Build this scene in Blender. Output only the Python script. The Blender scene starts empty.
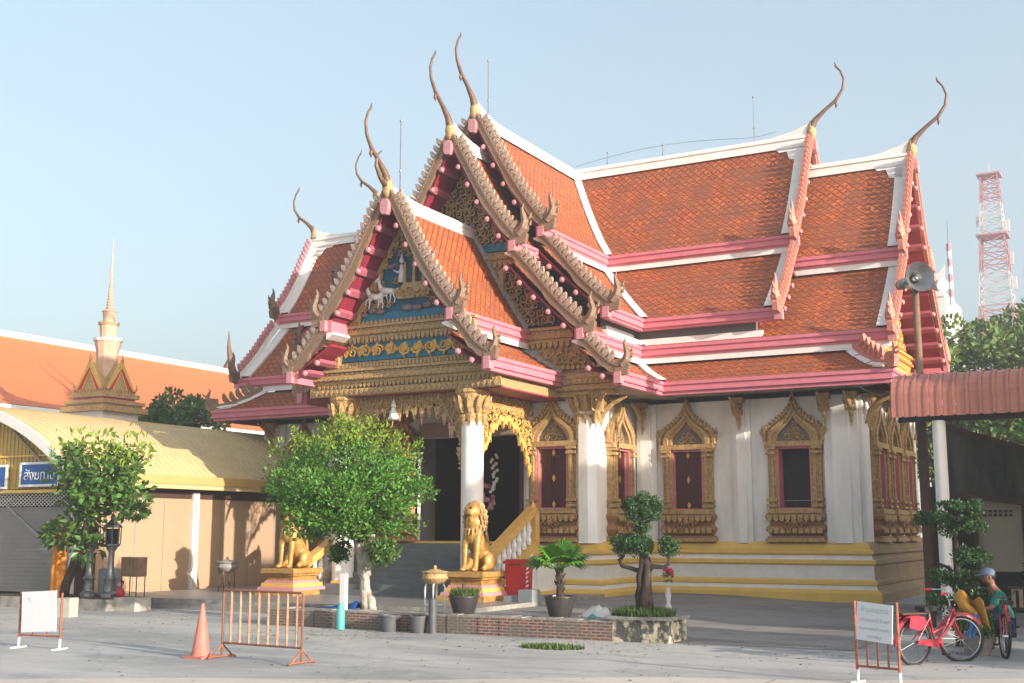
import bpy, bmesh, math, random
from math import sin, cos, pi, radians, sqrt, atan2
from mathutils import Vector, Matrix, noise as mn
random.seed(7)
R = random.random
def ru(a, b): return a + (b - a) * R()
S = bpy.context.scene
COL = S.collection

# ------------------------------------------------------------------ materials
def new_mat(name):
    m = bpy.data.materials.new(name); m.use_nodes = True
    nt = m.node_tree; b = nt.nodes['Principled BSDF']
    return m, nt, b
def N(nt, t, **k):
    n = nt.nodes.new(t)
    for a, v in k.items():
        if a in n.inputs.keys() if hasattr(n.inputs, 'keys') else False: n.inputs[a].default_value = v
        else: setattr(n, a, v)
    return n
def rgba(c): return (c[0], c[1], c[2], 1)
def mat(name, col, rough=.6, metal=0, var=.25, scale=6, bump=.15, col2=None, spec=.4, bscale=None, detail=5, streak=0, sharp=0, coat=0, island=0, transl=0):
    """noise-varied surface: two tones of the same paint, fine bump, optional vertical streaks"""
    m, nt, b = new_mat(name); L = nt.links
    g = nt.nodes.new('ShaderNodeNewGeometry')
    n1 = nt.nodes.new('ShaderNodeTexNoise'); n1.inputs['Scale'].default_value = scale; n1.inputs['Detail'].default_value = detail
    n1.inputs['Roughness'].default_value = .65
    if streak:
        mp = nt.nodes.new('ShaderNodeMapping'); mp.inputs['Scale'].default_value = (1, 1, streak)
        L.new(g.outputs['Position'], mp.inputs['Vector']); L.new(mp.outputs[0], n1.inputs['Vector'])
    else: L.new(g.outputs['Position'], n1.inputs['Vector'])
    cr = nt.nodes.new('ShaderNodeValToRGB')
    c2 = col2 or tuple(x * (1 - var) for x in col)
    cr.color_ramp.elements[0].position = .46 if sharp else .3; cr.color_ramp.elements[1].position = .53 if sharp else .68
    cr.color_ramp.elements[0].color = rgba(c2); cr.color_ramp.elements[1].color = rgba(col)
    L.new(n1.outputs['Fac'], cr.inputs['Fac'])
    out = cr.outputs['Color']
    if island:
        hs = nt.nodes.new('ShaderNodeHueSaturation')
        mr = nt.nodes.new('ShaderNodeMapRange'); mr.inputs['To Min'].default_value = 1 - island; mr.inputs['To Max'].default_value = 1 + island
        L.new(g.outputs['Random Per Island'], mr.inputs['Value']); L.new(mr.outputs[0], hs.inputs['Value'])
        mr2 = nt.nodes.new('ShaderNodeMapRange'); mr2.inputs['To Min'].default_value = .5 - island * .06; mr2.inputs['To Max'].default_value = .5 + island * .05
        L.new(g.outputs['Random Per Island'], mr2.inputs['Value']); L.new(mr2.outputs[0], hs.inputs['Hue'])
        L.new(out, hs.inputs['Color']); out = hs.outputs['Color']
    L.new(out, b.inputs['Base Color'])
    b.inputs['Roughness'].default_value = rough; b.inputs['Metallic'].default_value = metal
    b.inputs['Specular IOR Level'].default_value = spec
    if coat: b.inputs['Coat Weight'].default_value = coat
    if bump:
        n2 = nt.nodes.new('ShaderNodeTexNoise'); n2.inputs['Scale'].default_value = bscale or scale * 5; n2.inputs['Detail'].default_value = 4
        L.new(g.outputs['Position'], n2.inputs['Vector'])
        bp = nt.nodes.new('ShaderNodeBump'); bp.inputs['Strength'].default_value = bump; bp.inputs['Distance'].default_value = .03
        L.new(n2.outputs['Fac'], bp.inputs['Height']); L.new(bp.outputs[0], b.inputs['Normal'])
    if transl:
        tr = nt.nodes.new('ShaderNodeBsdfTranslucent'); L.new(out, tr.inputs['Color'])
        mx = nt.nodes.new('ShaderNodeMixShader'); mx.inputs['Fac'].default_value = transl
        L.new(b.outputs[0], mx.inputs[1]); L.new(tr.outputs[0], mx.inputs[2])
        L.new(mx.outputs[0], nt.nodes['Material Output'].inputs['Surface'])
    return m
def tile_mat(name, c1, c2, c3, size=.24, rot=45, mortar=.035, rough=.55, off=0.0, bw=.5, morcol=(.10,.035,.02)):
    m, nt, b = new_mat(name); L = nt.links
    uv = nt.nodes.new('ShaderNodeUVMap')
    mp = nt.nodes.new('ShaderNodeMapping'); mp.inputs['Rotation'].default_value = (0, 0, radians(rot))
    mp.inputs['Scale'].default_value = (1 / size, 1 / size, 1)
    L.new(uv.outputs[0], mp.inputs['Vector'])
    br = nt.nodes.new('ShaderNodeTexBrick'); br.offset = off; br.inputs['Scale'].default_value = 1
    br.inputs['Brick Width'].default_value = bw; br.inputs['Row Height'].default_value = .5
    br.inputs['Mortar Size'].default_value = mortar; br.inputs['Mortar Smooth'].default_value = .35
    br.inputs['Color1'].default_value = rgba(c1); br.inputs['Color2'].default_value = rgba(c2); br.inputs['Mortar'].default_value = rgba(morcol)
    L.new(mp.outputs[0], br.inputs['Vector'])
    g = nt.nodes.new('ShaderNodeNewGeometry')
    ns = nt.nodes.new('ShaderNodeTexNoise'); ns.inputs['Scale'].default_value = 1.3; ns.inputs['Detail'].default_value = 10; ns.inputs['Roughness'].default_value = .7
    L.new(g.outputs['Position'], ns.inputs['Vector'])
    cr = nt.nodes.new('ShaderNodeValToRGB'); cr.color_ramp.elements[0].position = .40; cr.color_ramp.elements[1].position = .64
    cr.color_ramp.elements[0].color = (0, 0, 0, 1); cr.color_ramp.elements[1].color = (.85, .85, .85, 1)
    L.new(ns.outputs['Fac'], cr.inputs['Fac'])
    mx = nt.nodes.new('ShaderNodeMix'); mx.data_type = 'RGBA'
    L.new(cr.outputs[0], mx.inputs[0]); L.new(br.outputs['Color'], mx.inputs[6]); mx.inputs[7].default_value = rgba(c3)
    L.new(mx.outputs[2], b.inputs['Base Color'])
    b.inputs['Roughness'].default_value = rough; b.inputs['Specular IOR Level'].default_value = .35
    inv = nt.nodes.new('ShaderNodeMath'); inv.operation = 'SUBTRACT'; inv.inputs[0].default_value = 1; L.new(br.outputs['Fac'], inv.inputs[1])
    bp = nt.nodes.new('ShaderNodeBump'); bp.inputs['Strength'].default_value = .7; bp.inputs['Distance'].default_value = .03
    L.new(inv.outputs[0], bp.inputs['Height']); L.new(bp.outputs[0], b.inputs['Normal'])
    return m

M = {}
M['tile'] = tile_mat('roof_tile', (.52,.145,.042), (.36,.085,.030), (.20,.08,.045), .36, morcol=(.12,.028,.012), mortar=.055)
M['white'] = mat('white_paint', (.80,.79,.76), .55, var=.16, scale=2.6, bump=.1, bscale=12)
M['ridgewhite'] = mat('weathered_white', (.78,.77,.74), .6, var=.2, scale=2.2, bump=.15, bscale=14)
M['plaster'] = mat('white_plaster', (.88,.87,.85), .8, var=.13, scale=1.3, bump=.12, bscale=20, streak=.25, col2=(.66,.63,.57))
M['greyplaster'] = mat('grey_edge', (.40,.41,.42), .8, var=.3, scale=5)
M['pink'] = mat('pink_paint', (.62,.20,.255), .5, var=.18, scale=2.5, bump=.08)
M['pinklight'] = mat('pale_pink_paint', (.56,.25,.28), .55, var=.2, scale=7, bump=.1)
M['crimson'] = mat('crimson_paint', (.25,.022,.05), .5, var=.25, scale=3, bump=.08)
M['boardshade'] = mat('shaded_notice_white', (.60,.64,.68), .6, var=.06, bump=.03)  # white boards toned blue-grey: their shade is in the colour
M['purlinred'] = mat('rose_red_rib', (.36,.10,.14), .5, var=.2, scale=3)
M['midblue'] = mat('mid_blue_ground', (.012,.13,.22), .5, var=.4, scale=8, bump=.3)
M['liongold'] = mat('lion_gold_paint', (.52,.31,.085), .42, metal=.2, col2=(.27,.14,.04), scale=7, bump=.3, bscale=30)
M['bucket'] = mat('grey_bucket', (.085,.095,.105), .5, var=.2)
M['redpaint'] = mat('bright_red_soffit', (.5,.02,.03), .5, var=.2, scale=3)
M['maroon'] = mat('maroon_wood', (.075,.012,.013), .4, var=.35, scale=4, bump=.1)
M['gold'] = mat('gilding', (.56,.385,.165), .55, metal=.1, col2=(.25,.15,.065), scale=13, bump=.6, bscale=30)
M['goldbright'] = mat('bright_gold_paint', (.68,.43,.12), .5, metal=.1, col2=(.55,.32,.085), scale=7, bump=.25, bscale=25)
M['goldbrown'] = mat('old_gilding', (.58,.42,.20), .55, metal=.1, col2=(.24,.15,.07), scale=22, bump=.7, bscale=34)
M['silver'] = mat('mosaic_fins', (.60,.50,.41), .25, metal=.35, col2=(.24,.15,.10), scale=20, bump=.7, bscale=55)
M['barge'] = mat('mosaic_board', (.36,.245,.16), .4, metal=.2, col2=(.12,.07,.05), scale=38, bump=.8, bscale=50)
M['bargepink'] = mat('salmon_mosaic', (.60,.27,.20), .45, metal=.15, col2=(.42,.15,.12), scale=14, bump=.6, bscale=45)
M['chofa'] = mat('bronze_finial', (.20,.125,.085), .5, metal=.2, col2=(.11,.07,.05), scale=9, bump=.3)
M['blue'] = mat('blue_ground', (.012,.20,.32), .45, var=.4, scale=8, bump=.3)
M['darkblue'] = mat('dark_blue_ground', (.012,.03,.055), .5, var=.4, scale=8, bump=.3)
M['yellow'] = mat('ochre_yellow_paint', (.78,.53,.13), .55, var=.16, scale=1.8, bump=.08, streak=.4)
M['lotusred'] = mat('faded_red_gilding', (.36,.16,.09), .55, metal=.1, col2=(.30,.19,.07), scale=8, bump=.6, bscale=28)
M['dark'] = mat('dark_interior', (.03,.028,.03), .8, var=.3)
M['louver'] = mat('grey_louver', (.16,.16,.16), .7, var=.2)
M['glass'] = mat('dark_window_glass', (.012,.014,.018), .12, var=.2, bump=0)
M['mosaicglass'] = mat('violet_mosaic', (.16,.15,.22), .2, col2=(.25,.2,.12), scale=30, bump=.5, metal=.2)
M['beige'] = mat('beige_beam', (.36,.27,.20), .7, var=.15)
M['steptile'] = mat('grey_step', (.13,.15,.16), .5, var=.25, scale=4, bump=.1)
M['vault'] = mat('cream_metal_roof', (.57,.45,.23), .5, var=.13, scale=1.2, bump=.05)
M['shutterbeige'] = mat('beige_roller_shutter', (.41,.29,.19), .6, var=.1, scale=1)
M['yellowcorr'] = mat('yellow_corrugated', (.50,.35,.10), .55, var=.2, scale=2)
M['bluesign'] = mat('blue_sign', (.01,.10,.32), .4, var=.08, bump=0)
M['offwhite'] = mat('off_white', (.72,.71,.68), .6, var=.06, bump=.03)
M['salmon'] = mat('salmon_metal_roof', (.42,.17,.13), .55, var=.16, scale=2.5, bump=.05)
M['net'] = mat('dark_netting', (.018,.028,.024), .7, col2=(.09,.10,.09), scale=2.6, bump=.5, streak=.15)
M['darkwood'] = mat('dark_brown_wood', (.07,.035,.025), .6, var=.35)
M['wood'] = mat('grey_wood', (.22,.14,.09), .7, var=.4, scale=6)
M['brownrust'] = mat('brown_rusted_steel', (.24,.11,.07), .6, var=.4, scale=12)
M['rust'] = mat('rusty_paint', (.42,.13,.07), .6, col2=(.13,.06,.04), scale=14, bump=.3)
M['peel'] = mat('peeling_orange_bar', (.58,.32,.20), .6, col2=(.40,.15,.08), scale=16, bump=.2)
M['darksteel'] = mat('dark_rusted_steel', (.09,.05,.04), .6, var=.4, scale=12)
M['steel'] = mat('grey_steel', (.33,.35,.37), .35, metal=.8, var=.3, scale=8)
M['cone'] = mat('faded_cone', (.46,.13,.10), .55, col2=(.45,.20,.16), scale=6, bump=.2)
M['bark'] = mat('dark_bark', (.06,.045,.035), .85, var=.5, scale=10, bump=.8)
M['limebark'] = mat('limewashed_bark', (.50,.48,.43), .85, col2=(.22,.18,.14), scale=7, bump=.7)
M['leaf'] = mat('leaf_bright', (.10,.26,.035), .5, var=.3, scale=3, bump=0, island=.45, transl=.28)
M['leafdark'] = mat('leaf_deep', (.06,.14,.045), .4, var=.4, scale=4, bump=0, island=.45, transl=.18)
M['leafmid'] = mat('leaf_mid', (.085,.18,.035), .4, var=.4, scale=2, bump=0, island=.5, transl=.22)
M['leafyoung'] = mat('leaf_young', (.20,.31,.035), .5, var=.3, scale=3, bump=0, island=.35, transl=.3)
M['fan'] = mat('palm_leaf', (.10,.28,.02), .4, var=.3, scale=4, bump=0, island=.2, transl=.2)
M['farleaf'] = mat('far_leaf', (.12,.19,.04), .6, var=.4, scale=.6, bump=0, island=.5, transl=.15)
M['grass'] = mat('grass_blades', (.07,.13,.025), .6, var=.4, scale=5, bump=0, island=.5)
M['pot'] = mat('dark_clay_pot', (.045,.042,.045), .35, var=.3, scale=7, bump=.2)
M['soil'] = mat('soil', (.06,.045,.03), .9)
M['bin'] = mat('red_plastic', (.42,.02,.025), .35, var=.12)
M['rubber'] = mat('black_rubber', (.015,.015,.016), .6, var=.2)
M['bikepink'] = mat('pink_bike_paint', (.40,.04,.065), .3, var=.2)
M['bikered'] = mat('red_bike_paint', (.42,.03,.04), .3, var=.2)
M['chrome'] = mat('chrome', (.55,.56,.58), .2, metal=.9, var=.2, bump=0)
M['tarp'] = mat('blue_tarp', (.01,.09,.36), .35, var=.3, scale=9, bump=.5)
M['turq'] = mat('turquoise_plastic', (.08,.36,.36), .35, var=.15)
M['robe'] = mat('saffron_cloth', (.60,.22,.02), .7, var=.3, scale=8, bump=.6, streak=.2)
M['concrete'] = mat('stained_concrete', (.33,.32,.29), .85, col2=(.15,.15,.14), scale=4, bump=.4)
M['galv'] = mat('grey_plastic', (.22,.25,.27), .5, var=.2)
M['orange'] = mat('far_orange_tile', (.56,.155,.05), .6, var=.08, scale=3)
M['towerred'] = mat('tower_red', (.45,.22,.24), .7, var=.1, bump=0)  # red paled, distance haze put into the colour
M['towerwhite'] = mat('tower_white', (.55,.56,.58), .7, var=.1, bump=0)
M['skin'] = mat('brown_skin', (.20,.10,.065), .5, var=.12, bump=.05)
M['teal'] = mat('teal_cotton', (.01,.15,.13), .8, var=.25, scale=6, bump=.5, bscale=18)
M['navy'] = mat('navy_cotton', (.02,.035,.10), .8, var=.25, scale=6, bump=.4)
M['capblue'] = mat('grey_blue_cap', (.14,.20,.28), .8, var=.2)
M['hair'] = mat('black_hair', (.012,.01,.01), .5)
M['yellowcloth'] = mat('yellow_cloth', (.44,.22,.03), .75, var=.2, bump=.5)
M['flowerred'] = mat('pink_petals', (.62,.04,.10), .5, var=.2)
M['textblue'] = mat('faded_ink', (.40,.43,.50), .7, var=.2, bump=0)
M['endshade'] = mat('shade_brown_plinth', (.34,.24,.13), .7, var=.3, scale=2, streak=.3)  # brown stands for shade on the plinth's right end
def wood_shadow(): pass

# ------------------------------------------------------------------ mesh builder
class MB:
    def __init__(s): s.v = []; s.f = []; s.mi = []; s.uv = {}; s.mats = []; s.cur = 0; s.X = None
    def m(s, name):
        if name not in s.mats: s.mats.append(name)
        s.cur = s.mats.index(name); return s
    def add(s, vs, fs, uvs=None):
        o = len(s.v)
        for p in vs:
            p = Vector(p)
            if s.X is not None: p = s.X @ p
            s.v.append(tuple(p))
        for i, f in enumerate(fs):
            s.f.append(tuple(o + k for k in f)); s.mi.append(s.cur)
            if uvs: s.uv[len(s.f) - 1] = uvs[i]
    def box(s, c, d, rz=0, taper=1.0, f=None):
        x, y, z = d[0] / 2, d[1] / 2, d[2] / 2
        vs = []
        for k, t in ((-z, 1), (z, taper)):
            for i, j in ((-x, -y), (x, -y), (x, y), (-x, y)):
                a, b = i * t, j * t
                p = (c[0] + a * cos(rz) - b * sin(rz), c[1] + a * sin(rz) + b * cos(rz), c[2] + k)
                vs.append(f(*p) if f else p)
        s.add(vs, [(0, 3, 2, 1), (4, 5, 6, 7), (0, 1, 5, 4), (1, 2, 6, 5), (2, 3, 7, 6), (3, 0, 4, 7)])
        return s
    def bb(s, x0, x1, y0, y1, z0, z1, f=None):
        return s.box(((x0 + x1) / 2, (y0 + y1) / 2, (z0 + z1) / 2), (abs(x1 - x0), abs(y1 - y0), abs(z1 - z0)), f=f)
    def prism(s, pts, t0, t1, f):
        """polygon pts (a,b) extruded from t0 to t1 through f(a,b,t)"""
        n = len(pts)
        vs = [f(a, b, t0) for a, b in pts] + [f(a, b, t1) for a, b in pts]
        fs = [tuple(range(n))[::-1], tuple(range(n, 2 * n))] + [(i, (i + 1) % n, n + (i + 1) % n, n + i) for i in range(n)]
        s.add(vs, fs); return s
    def tube(s, path, rad, n=8, cap=True, flat=1.0):
        P = [Vector(p) for p in path]; k = len(P)
        rs = rad if isinstance(rad, (list, tuple)) else [rad] * k
        vs = []; prev = None
        for i in range(k):
            d = (P[min(i + 1, k - 1)] - P[max(i - 1, 0)])
            if d.length < 1e-9: d = Vector((0, 0, 1))
            d.normalize()
            if prev is None:
                u = d.orthogonal().normalized()
            else:
                u = prev - d * prev.dot(d)
                u = u.normalized() if u.length > 1e-6 else d.orthogonal().normalized()
            prev = u; w = d.cross(u)
            for j in range(n):
                a = 2 * pi * j / n
                vs.append(P[i] + (u * cos(a) + w * sin(a) * flat) * rs[i])
        fs = []
        for i in range(k - 1):
            for j in range(n):
                fs.append((i * n + j, i * n + (j + 1) % n, (i + 1) * n + (j + 1) % n, (i + 1) * n + j))
        if cap: fs.append(tuple(range(n))[::-1]); fs.append(tuple(range((k - 1) * n, k * n)))
        s.add(vs, fs); return s
    def lathe(s, prof, c=(0, 0, 0), n=16, cap=True, sx=1, sy=1, rot=0):
        vs = []
        for r, z in prof:
            for j in range(n):
                a = 2 * pi * j / n + rot
                vs.append((c[0] + r * cos(a) * sx, c[1] + r * sin(a) * sy, c[2] + z))
        fs = []
        for i in range(len(prof) - 1):
            for j in range(n):
                fs.append((i * n + j, i * n + (j + 1) % n, (i + 1) * n + (j + 1) % n, (i + 1) * n + j))
        if cap: fs.append(tuple(range(n))[::-1]); fs.append(tuple(range((len(prof) - 1) * n, len(prof) * n)))
        s.add(vs, fs); return s
    def ball(s, c, r, n=8, sc=(1, 1, 1)):
        prof = [(r * sin(pi * i / n) + 1e-4, -r * cos(pi * i / n)) for i in range(n + 1)]
        k = len(s.v); s.lathe([(a, b * sc[2]) for a, b in prof], c, max(6, int(n * 1.4)), sx=sc[0], sy=sc[1]); return s
    def grid(s, fn, nu, nv, uvf=None):
        vs = [fn(i / nu, j / nv) for i in range(nu + 1) for j in range(nv + 1)]
        fs = []; uvs = []
        for i in range(nu):
            for j in range(nv):
                q = (i * (nv + 1) + j, (i + 1) * (nv + 1) + j, (i + 1) * (nv + 1) + j + 1, i * (nv + 1) + j + 1)
                fs.append(q)
                if uvf: uvs.append([uvf(k // (nv + 1) / nu, k % (nv + 1) / nv) for k in q])
        s.add(vs, fs, uvs if uvf else None); return s
    def build(s, name, parent=None, loc=None, smooth=False, auto=None, local=True):
        me = bpy.data.meshes.new(name)
        org = Vector(loc) if loc is not None else Vector((0, 0, 0))
        me.from_pydata([tuple(Vector(p) - org) for p in s.v], [], s.f)
        for mn_ in s.mats: me.materials.append(M[mn_])
        me.polygons.foreach_set('material_index', s.mi)
        if s.uv:
            ul = me.uv_layers.new(name='UVMap')
            for fi, u in s.uv.items():
                p = me.polygons[fi]
                for k, li in enumerate(p.loop_indices): ul.data[li].uv = u[k]
        if smooth: me.polygons.foreach_set('use_smooth', [True] * len(me.polygons))
        me.update()
        o = bpy.data.objects.new(name, me); COL.objects.link(o)
        if loc is not None: o.location = org
        if parent: o.parent = parent
        if auto:
            me.polygons.foreach_set('use_smooth', [True] * len(me.polygons))
            try: me.set_sharp_from_angle(angle=radians(auto))
            except Exception: pass
        return o
def empty(name, loc=(0, 0, 0), rz=0):
    o = bpy.data.objects.new(name, None); COL.objects.link(o); o.location = loc; o.rotation_euler = (0, 0, rz)
    o.empty_display_size = .2
    return o
def tag(o, label=None, cat=None, group=None, kind=None):
    if label: o['label'] = label
    if cat: o['category'] = cat
    if group: o['group'] = group
    if kind: o['kind'] = kind
    return o
def copy_tree(o, parent=None):
    c = o.copy(); COL.objects.link(c)
    if parent: c.parent = parent
    for ch in list(o.children): copy_tree(ch, c)
    return c
def remeshed(mb, name, parent=None, loc=None, voxel=.03, smooth=2, rot=0):
    """union the blobs of a builder into ONE continuous skin"""
    o = mb.build('tmp_blob')
    md = o.modifiers.new('r', 'REMESH'); md.mode = 'VOXEL'; md.voxel_size = voxel; md.use_smooth_shade = True
    if smooth:
        sm = o.modifiers.new('s', 'SMOOTH'); sm.factor = .5; sm.iterations = smooth
    dg = bpy.context.evaluated_depsgraph_get(); dg.update()
    me = bpy.data.meshes.new_from_object(o.evaluated_get(dg))
    me.name = name
    mm = mb.mats[0]
    me.materials.clear(); me.materials.append(M[mm])
    me.polygons.foreach_set('material_index', [0] * len(me.polygons))
    me.polygons.foreach_set('use_smooth', [True] * len(me.polygons))
    bpy.data.objects.remove(o)
    q = bpy.data.objects.new(name, me); COL.objects.link(q)
    if loc is not None: q.location = loc
    if parent: q.parent = parent
    return q
def text_mesh(body, size, name, matname, X, parent, depth=.004, align='CENTER'):
    cu = bpy.data.curves.new(name, 'FONT'); cu.body = body; cu.size = size; cu.extrude = depth
    cu.align_x = align; cu.align_y = 'CENTER'
    o = bpy.data.objects.new(name, cu); COL.objects.link(o)
    dg = bpy.context.evaluated_depsgraph_get(); dg.update()
    me = bpy.data.meshes.new_from_object(o.evaluated_get(dg))
    bpy.data.objects.remove(o)
    me.transform(X); me.materials.clear(); me.materials.append(M[matname])
    q = bpy.data.objects.new(name, me); COL.objects.link(q); q.parent = parent
    return q

# ------------------------------------------------------------------ carving helpers
def scroll(mb, f, cx, cz, r, a0, sgn, t=.03, turns=1.35, n=4, seg=12):
    pts = []; rr = []
    for i in range(seg + 1):
        q = i / seg; a = a0 + sgn * q * turns * 2 * pi; rad = r * (1 - .82 * q)
        pts.append(f(cx + rad * cos(a), cz + rad * sin(a), t * (.4 + .8 * q))); rr.append(r * .25 * (1 - .5 * q))
    mb.tube(pts, rr, n)
    for k in range(3):
        a = a0 + sgn * (.5 + k * 1.35); c, s_ = cos(a), sin(a); tx, tz = -s_ * -sgn, c * -sgn
        b = (cx + c * r * .9, cz + s_ * r * .9)
        w = r * .2
        mb.prism([(b[0] - tx * w, b[1] - tz * w), (b[0] + tx * w, b[1] + tz * w), (b[0] + c * r * .55 + tx * r * .5, b[1] + s_ * r * .55 + tz * r * .5)], 0, t * 1.1, f)
def carve(mb, f, inside, x0, x1, z0, z1, s, t=.035, sym=0.0, fill=1.0):
    nz = max(1, int(round((z1 - z0) / (s * .9))))
    for j in range(nz + 1):
        z = z0 + (z1 - z0) * (j + .0) / max(1, nz)
        off = (j % 2) * s * .5
        k = 0
        while True:
            a = off + k * s
            if a > x1 + 1e-6: break
            for sg in ((1, -1) if a > 1e-6 else (1,)):
                ax = sg * a
                if ax < x0: continue
                if inside(ax, z, s * .42):
                    dr = sg * (1 if (j + k) % 2 else -1)
                    scroll(mb, f, ax + ru(-.05, .05) * s, z + ru(-.06, .06) * s, s * ru(.46, .56), pi / 2 + ru(-.9, .9), dr, t)
            k += 1
def teeth(mb, f, a0, a1, z, w=.12, h=.12, t0=0, t1=.05, down=True, gap=.25):
    n = max(1, int(abs(a1 - a0) / w)); w = (a1 - a0) / n
    for i in range(n):
        a = a0 + i * w; g = w * gap / 2
        d = -1 if down else 1
        mb.prism([(a + g, z), (a + w - g, z), (a + w - g, z + d * h * .5), (a + w / 2, z + d * h), (a + g, z + d * h * .5)], t0, t1, f)
def molding(mb, f, a0, a1, z0, z1, t=.1, rows=3, skew=0):
    """stack of fillets; each row another relief"""
    hs = (z1 - z0) / rows
    for i in range(rows):
        tt = t * (.6 + .4 * ((i * 2) % 3) / 2)
        mb.prism([(a0 - tt, z0 + i * hs), (a1 + tt, z0 + i * hs), (a1 + tt, z0 + (i + .92) * hs), (a0 - tt, z0 + (i + .92) * hs)], -.02, tt, f)
        # beads
        w = .16; n = max(2, int((a1 - a0) / w)); ww = (a1 - a0) / n
        if i % 2 == 1 or rows == 1:
            for k in range(n):
                a = a0 + (k + .5) * ww
                mb.prism([(a - ww * .36, z0 + (i + .45) * hs), (a, z0 + (i + .1) * hs), (a + ww * .36, z0 + (i + .45) * hs), (a, z0 + (i + .82) * hs)], tt, tt + .035, f)
# ================================================================== TEMPLE
TC = (-17.2, 35.7, 0)
temple = empty('temple', TC)
tag(temple, 'ornate white Thai temple hall with tiered red tile roofs, pink fascias and gilded gables', 'temple')
WX, WY, FY = 10.0, 3.7, 6.7      # wall half extents: long arm end, wall half width, front wing wall
def T(arm):
    if arm == 'R': return lambda u, v, z: (u, v, z)
    if arm == 'L': return lambda u, v, z: (-u, v, z)
    return lambda u, v, z: (v, -u, z)
OUT = dict(A=[(0, 12.75), (.5, 11.8), (1.05, 10.85), (1.55, 10.1), (1.98, 9.58)], B=[(1.8, 9.14), (2.5, 8.4), (3.2, 7.72), (3.98, 7.02)],
           D=[(3.85, 6.52), (4.4, 6.14), (5.02, 5.82)])
RAI = dict(A=[(0, 13.78), (.55, 12.72), (1.15, 11.65), (1.7, 10.82), (2.15, 10.26)], B=[(2.02, 9.80), (2.7, 9.1), (3.4, 8.42), (4.1, 7.80)])
G1P = dict(A=[(0, 10.3), (.56, 9.3), (1.1, 8.35), (1.54, 7.66), (1.88, 7.18)], D=[(1.75, 6.68), (2.3, 6.32), (2.92, 5.94)])
fG = lambda u, v, z: (v + .13, -u, z)
def interp(pr, n):
    L = [0]
    for a, b in zip(pr, pr[1:]): L.append(L[-1] + math.hypot(b[0] - a[0], b[1] - a[1]))
    out = []
    for i in range(n + 1):
        s_ = L[-1] * i / n; k = 0
        while k < len(pr) - 2 and L[k + 1] < s_: k += 1
        q = (s_ - L[k]) / (L[k + 1] - L[k])
        out.append((pr[k][0] + (pr[k + 1][0] - pr[k][0]) * q, pr[k][1] + (pr[k + 1][1] - pr[k][1]) * q, s_))
    return out
def slope(mb, f, sg, prof, us, ue, valley, row=.26, hip=None):
    """tiled slope; each course a real lip"""
    L = sum(math.hypot(b[0] - a[0], b[1] - a[1]) for a, b in zip(prof, prof[1:]))
    n = max(3, int(L / row)); P = interp(prof, n)
    for i in range(n):
        (d0, z0, s0), (d1, z1, s1) = P[i], P[i + 1]
        lift = .028
        def u0(d): return d if valley else us
        def u1(d): return hip(d) if hip else ue
        vs = [f(u0(d0), sg * d0, z0), f(u1(d0), sg * d0, z0), f(u1(d1), sg * d1, z1 + lift), f(u0(d1), sg * d1, z1 + lift), f(u0(d1), sg * d1, z1), f(u1(d1), sg * d1, z1)]
        k = 0 if sg > 0 else .13
        uv = [[(u0(d0), s0 + k), (u1(d0), s0 + k), (u1(d1), s1 + k), (u0(d1), s1 + k)], [(u0(d1), s1), (u1(d1), s1), (u1(d1), s1 + .03), (u0(d1), s1 + .03)]]
        mb.add(vs, [(0, 1, 2, 3), (3, 2, 5, 4)], uv)
def strip(mb, f, sg, pts, us, ue, valley, hip=None):
    """extrude a closed (d,z) profile along u with a mitre at the valley"""
    n = len(pts)
    vs = [f((d if valley else us), sg * d, z) for d, z in pts] + [f((hip(d) if hip else ue), sg * d, z) for d, z in pts]
    mb.add(vs, [tuple(range(n)), tuple(range(n, 2 * n))[::-1]] + [(i, n + i, n + (i + 1) % n, (i + 1) % n) for i in range(n)])
def fascia(pk, wh, f, sg, d, z, us, ue, valley, h=.33, white=.17, hip=None):
    pk.m('pink')
    strip(pk, f, sg, [(d - .16, z), (d + .10, z), (d + .10, z - .09), (d + .055, z - .10), (d + .055, z - .19), (d + .085, z - .20), (d + .085, z - .26), (d + .02, z - .28), (d + .02, z - h), (d - .16, z - h)], us, ue, valley, hip)
    if white:
        wh.m('white')
        strip(wh, f, sg, [(d - .24, z - h + .0), (d - .01, z - h), (d + .0, z - h - white), (d - .24, z - h - white + .12)], us, ue, valley, hip)
SEG = dict()
pk = MB(); wh = MB(); under = MB().m('crimson'); dark_gap = MB()
class _T(MB):
    pass
tiles = MB().m('tile')
def flush(which='all'):
    # every slope, board and trim run becomes an object of its own
    global tiles, pk, wh, under, dark_gap
    for q, nm in ((tiles, 'roof_slope'), (pk, 'fascia'), (wh, 'roof_trim'), (under, 'soffit'), (dark_gap, 'louver')):
        if q.f: q.build(nm, temple)
    tiles = MB().m('tile'); pk = MB().m('pink'); wh = MB().m('white'); under = MB().m('crimson'); dark_gap = MB().m('louver')
HIPU = 9.95
def hipf(d): 
    q = (d - 3.85) / 1.2
    return HIPU + max(0, q) * 1.2
LR = 11.05
arms = []
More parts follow.
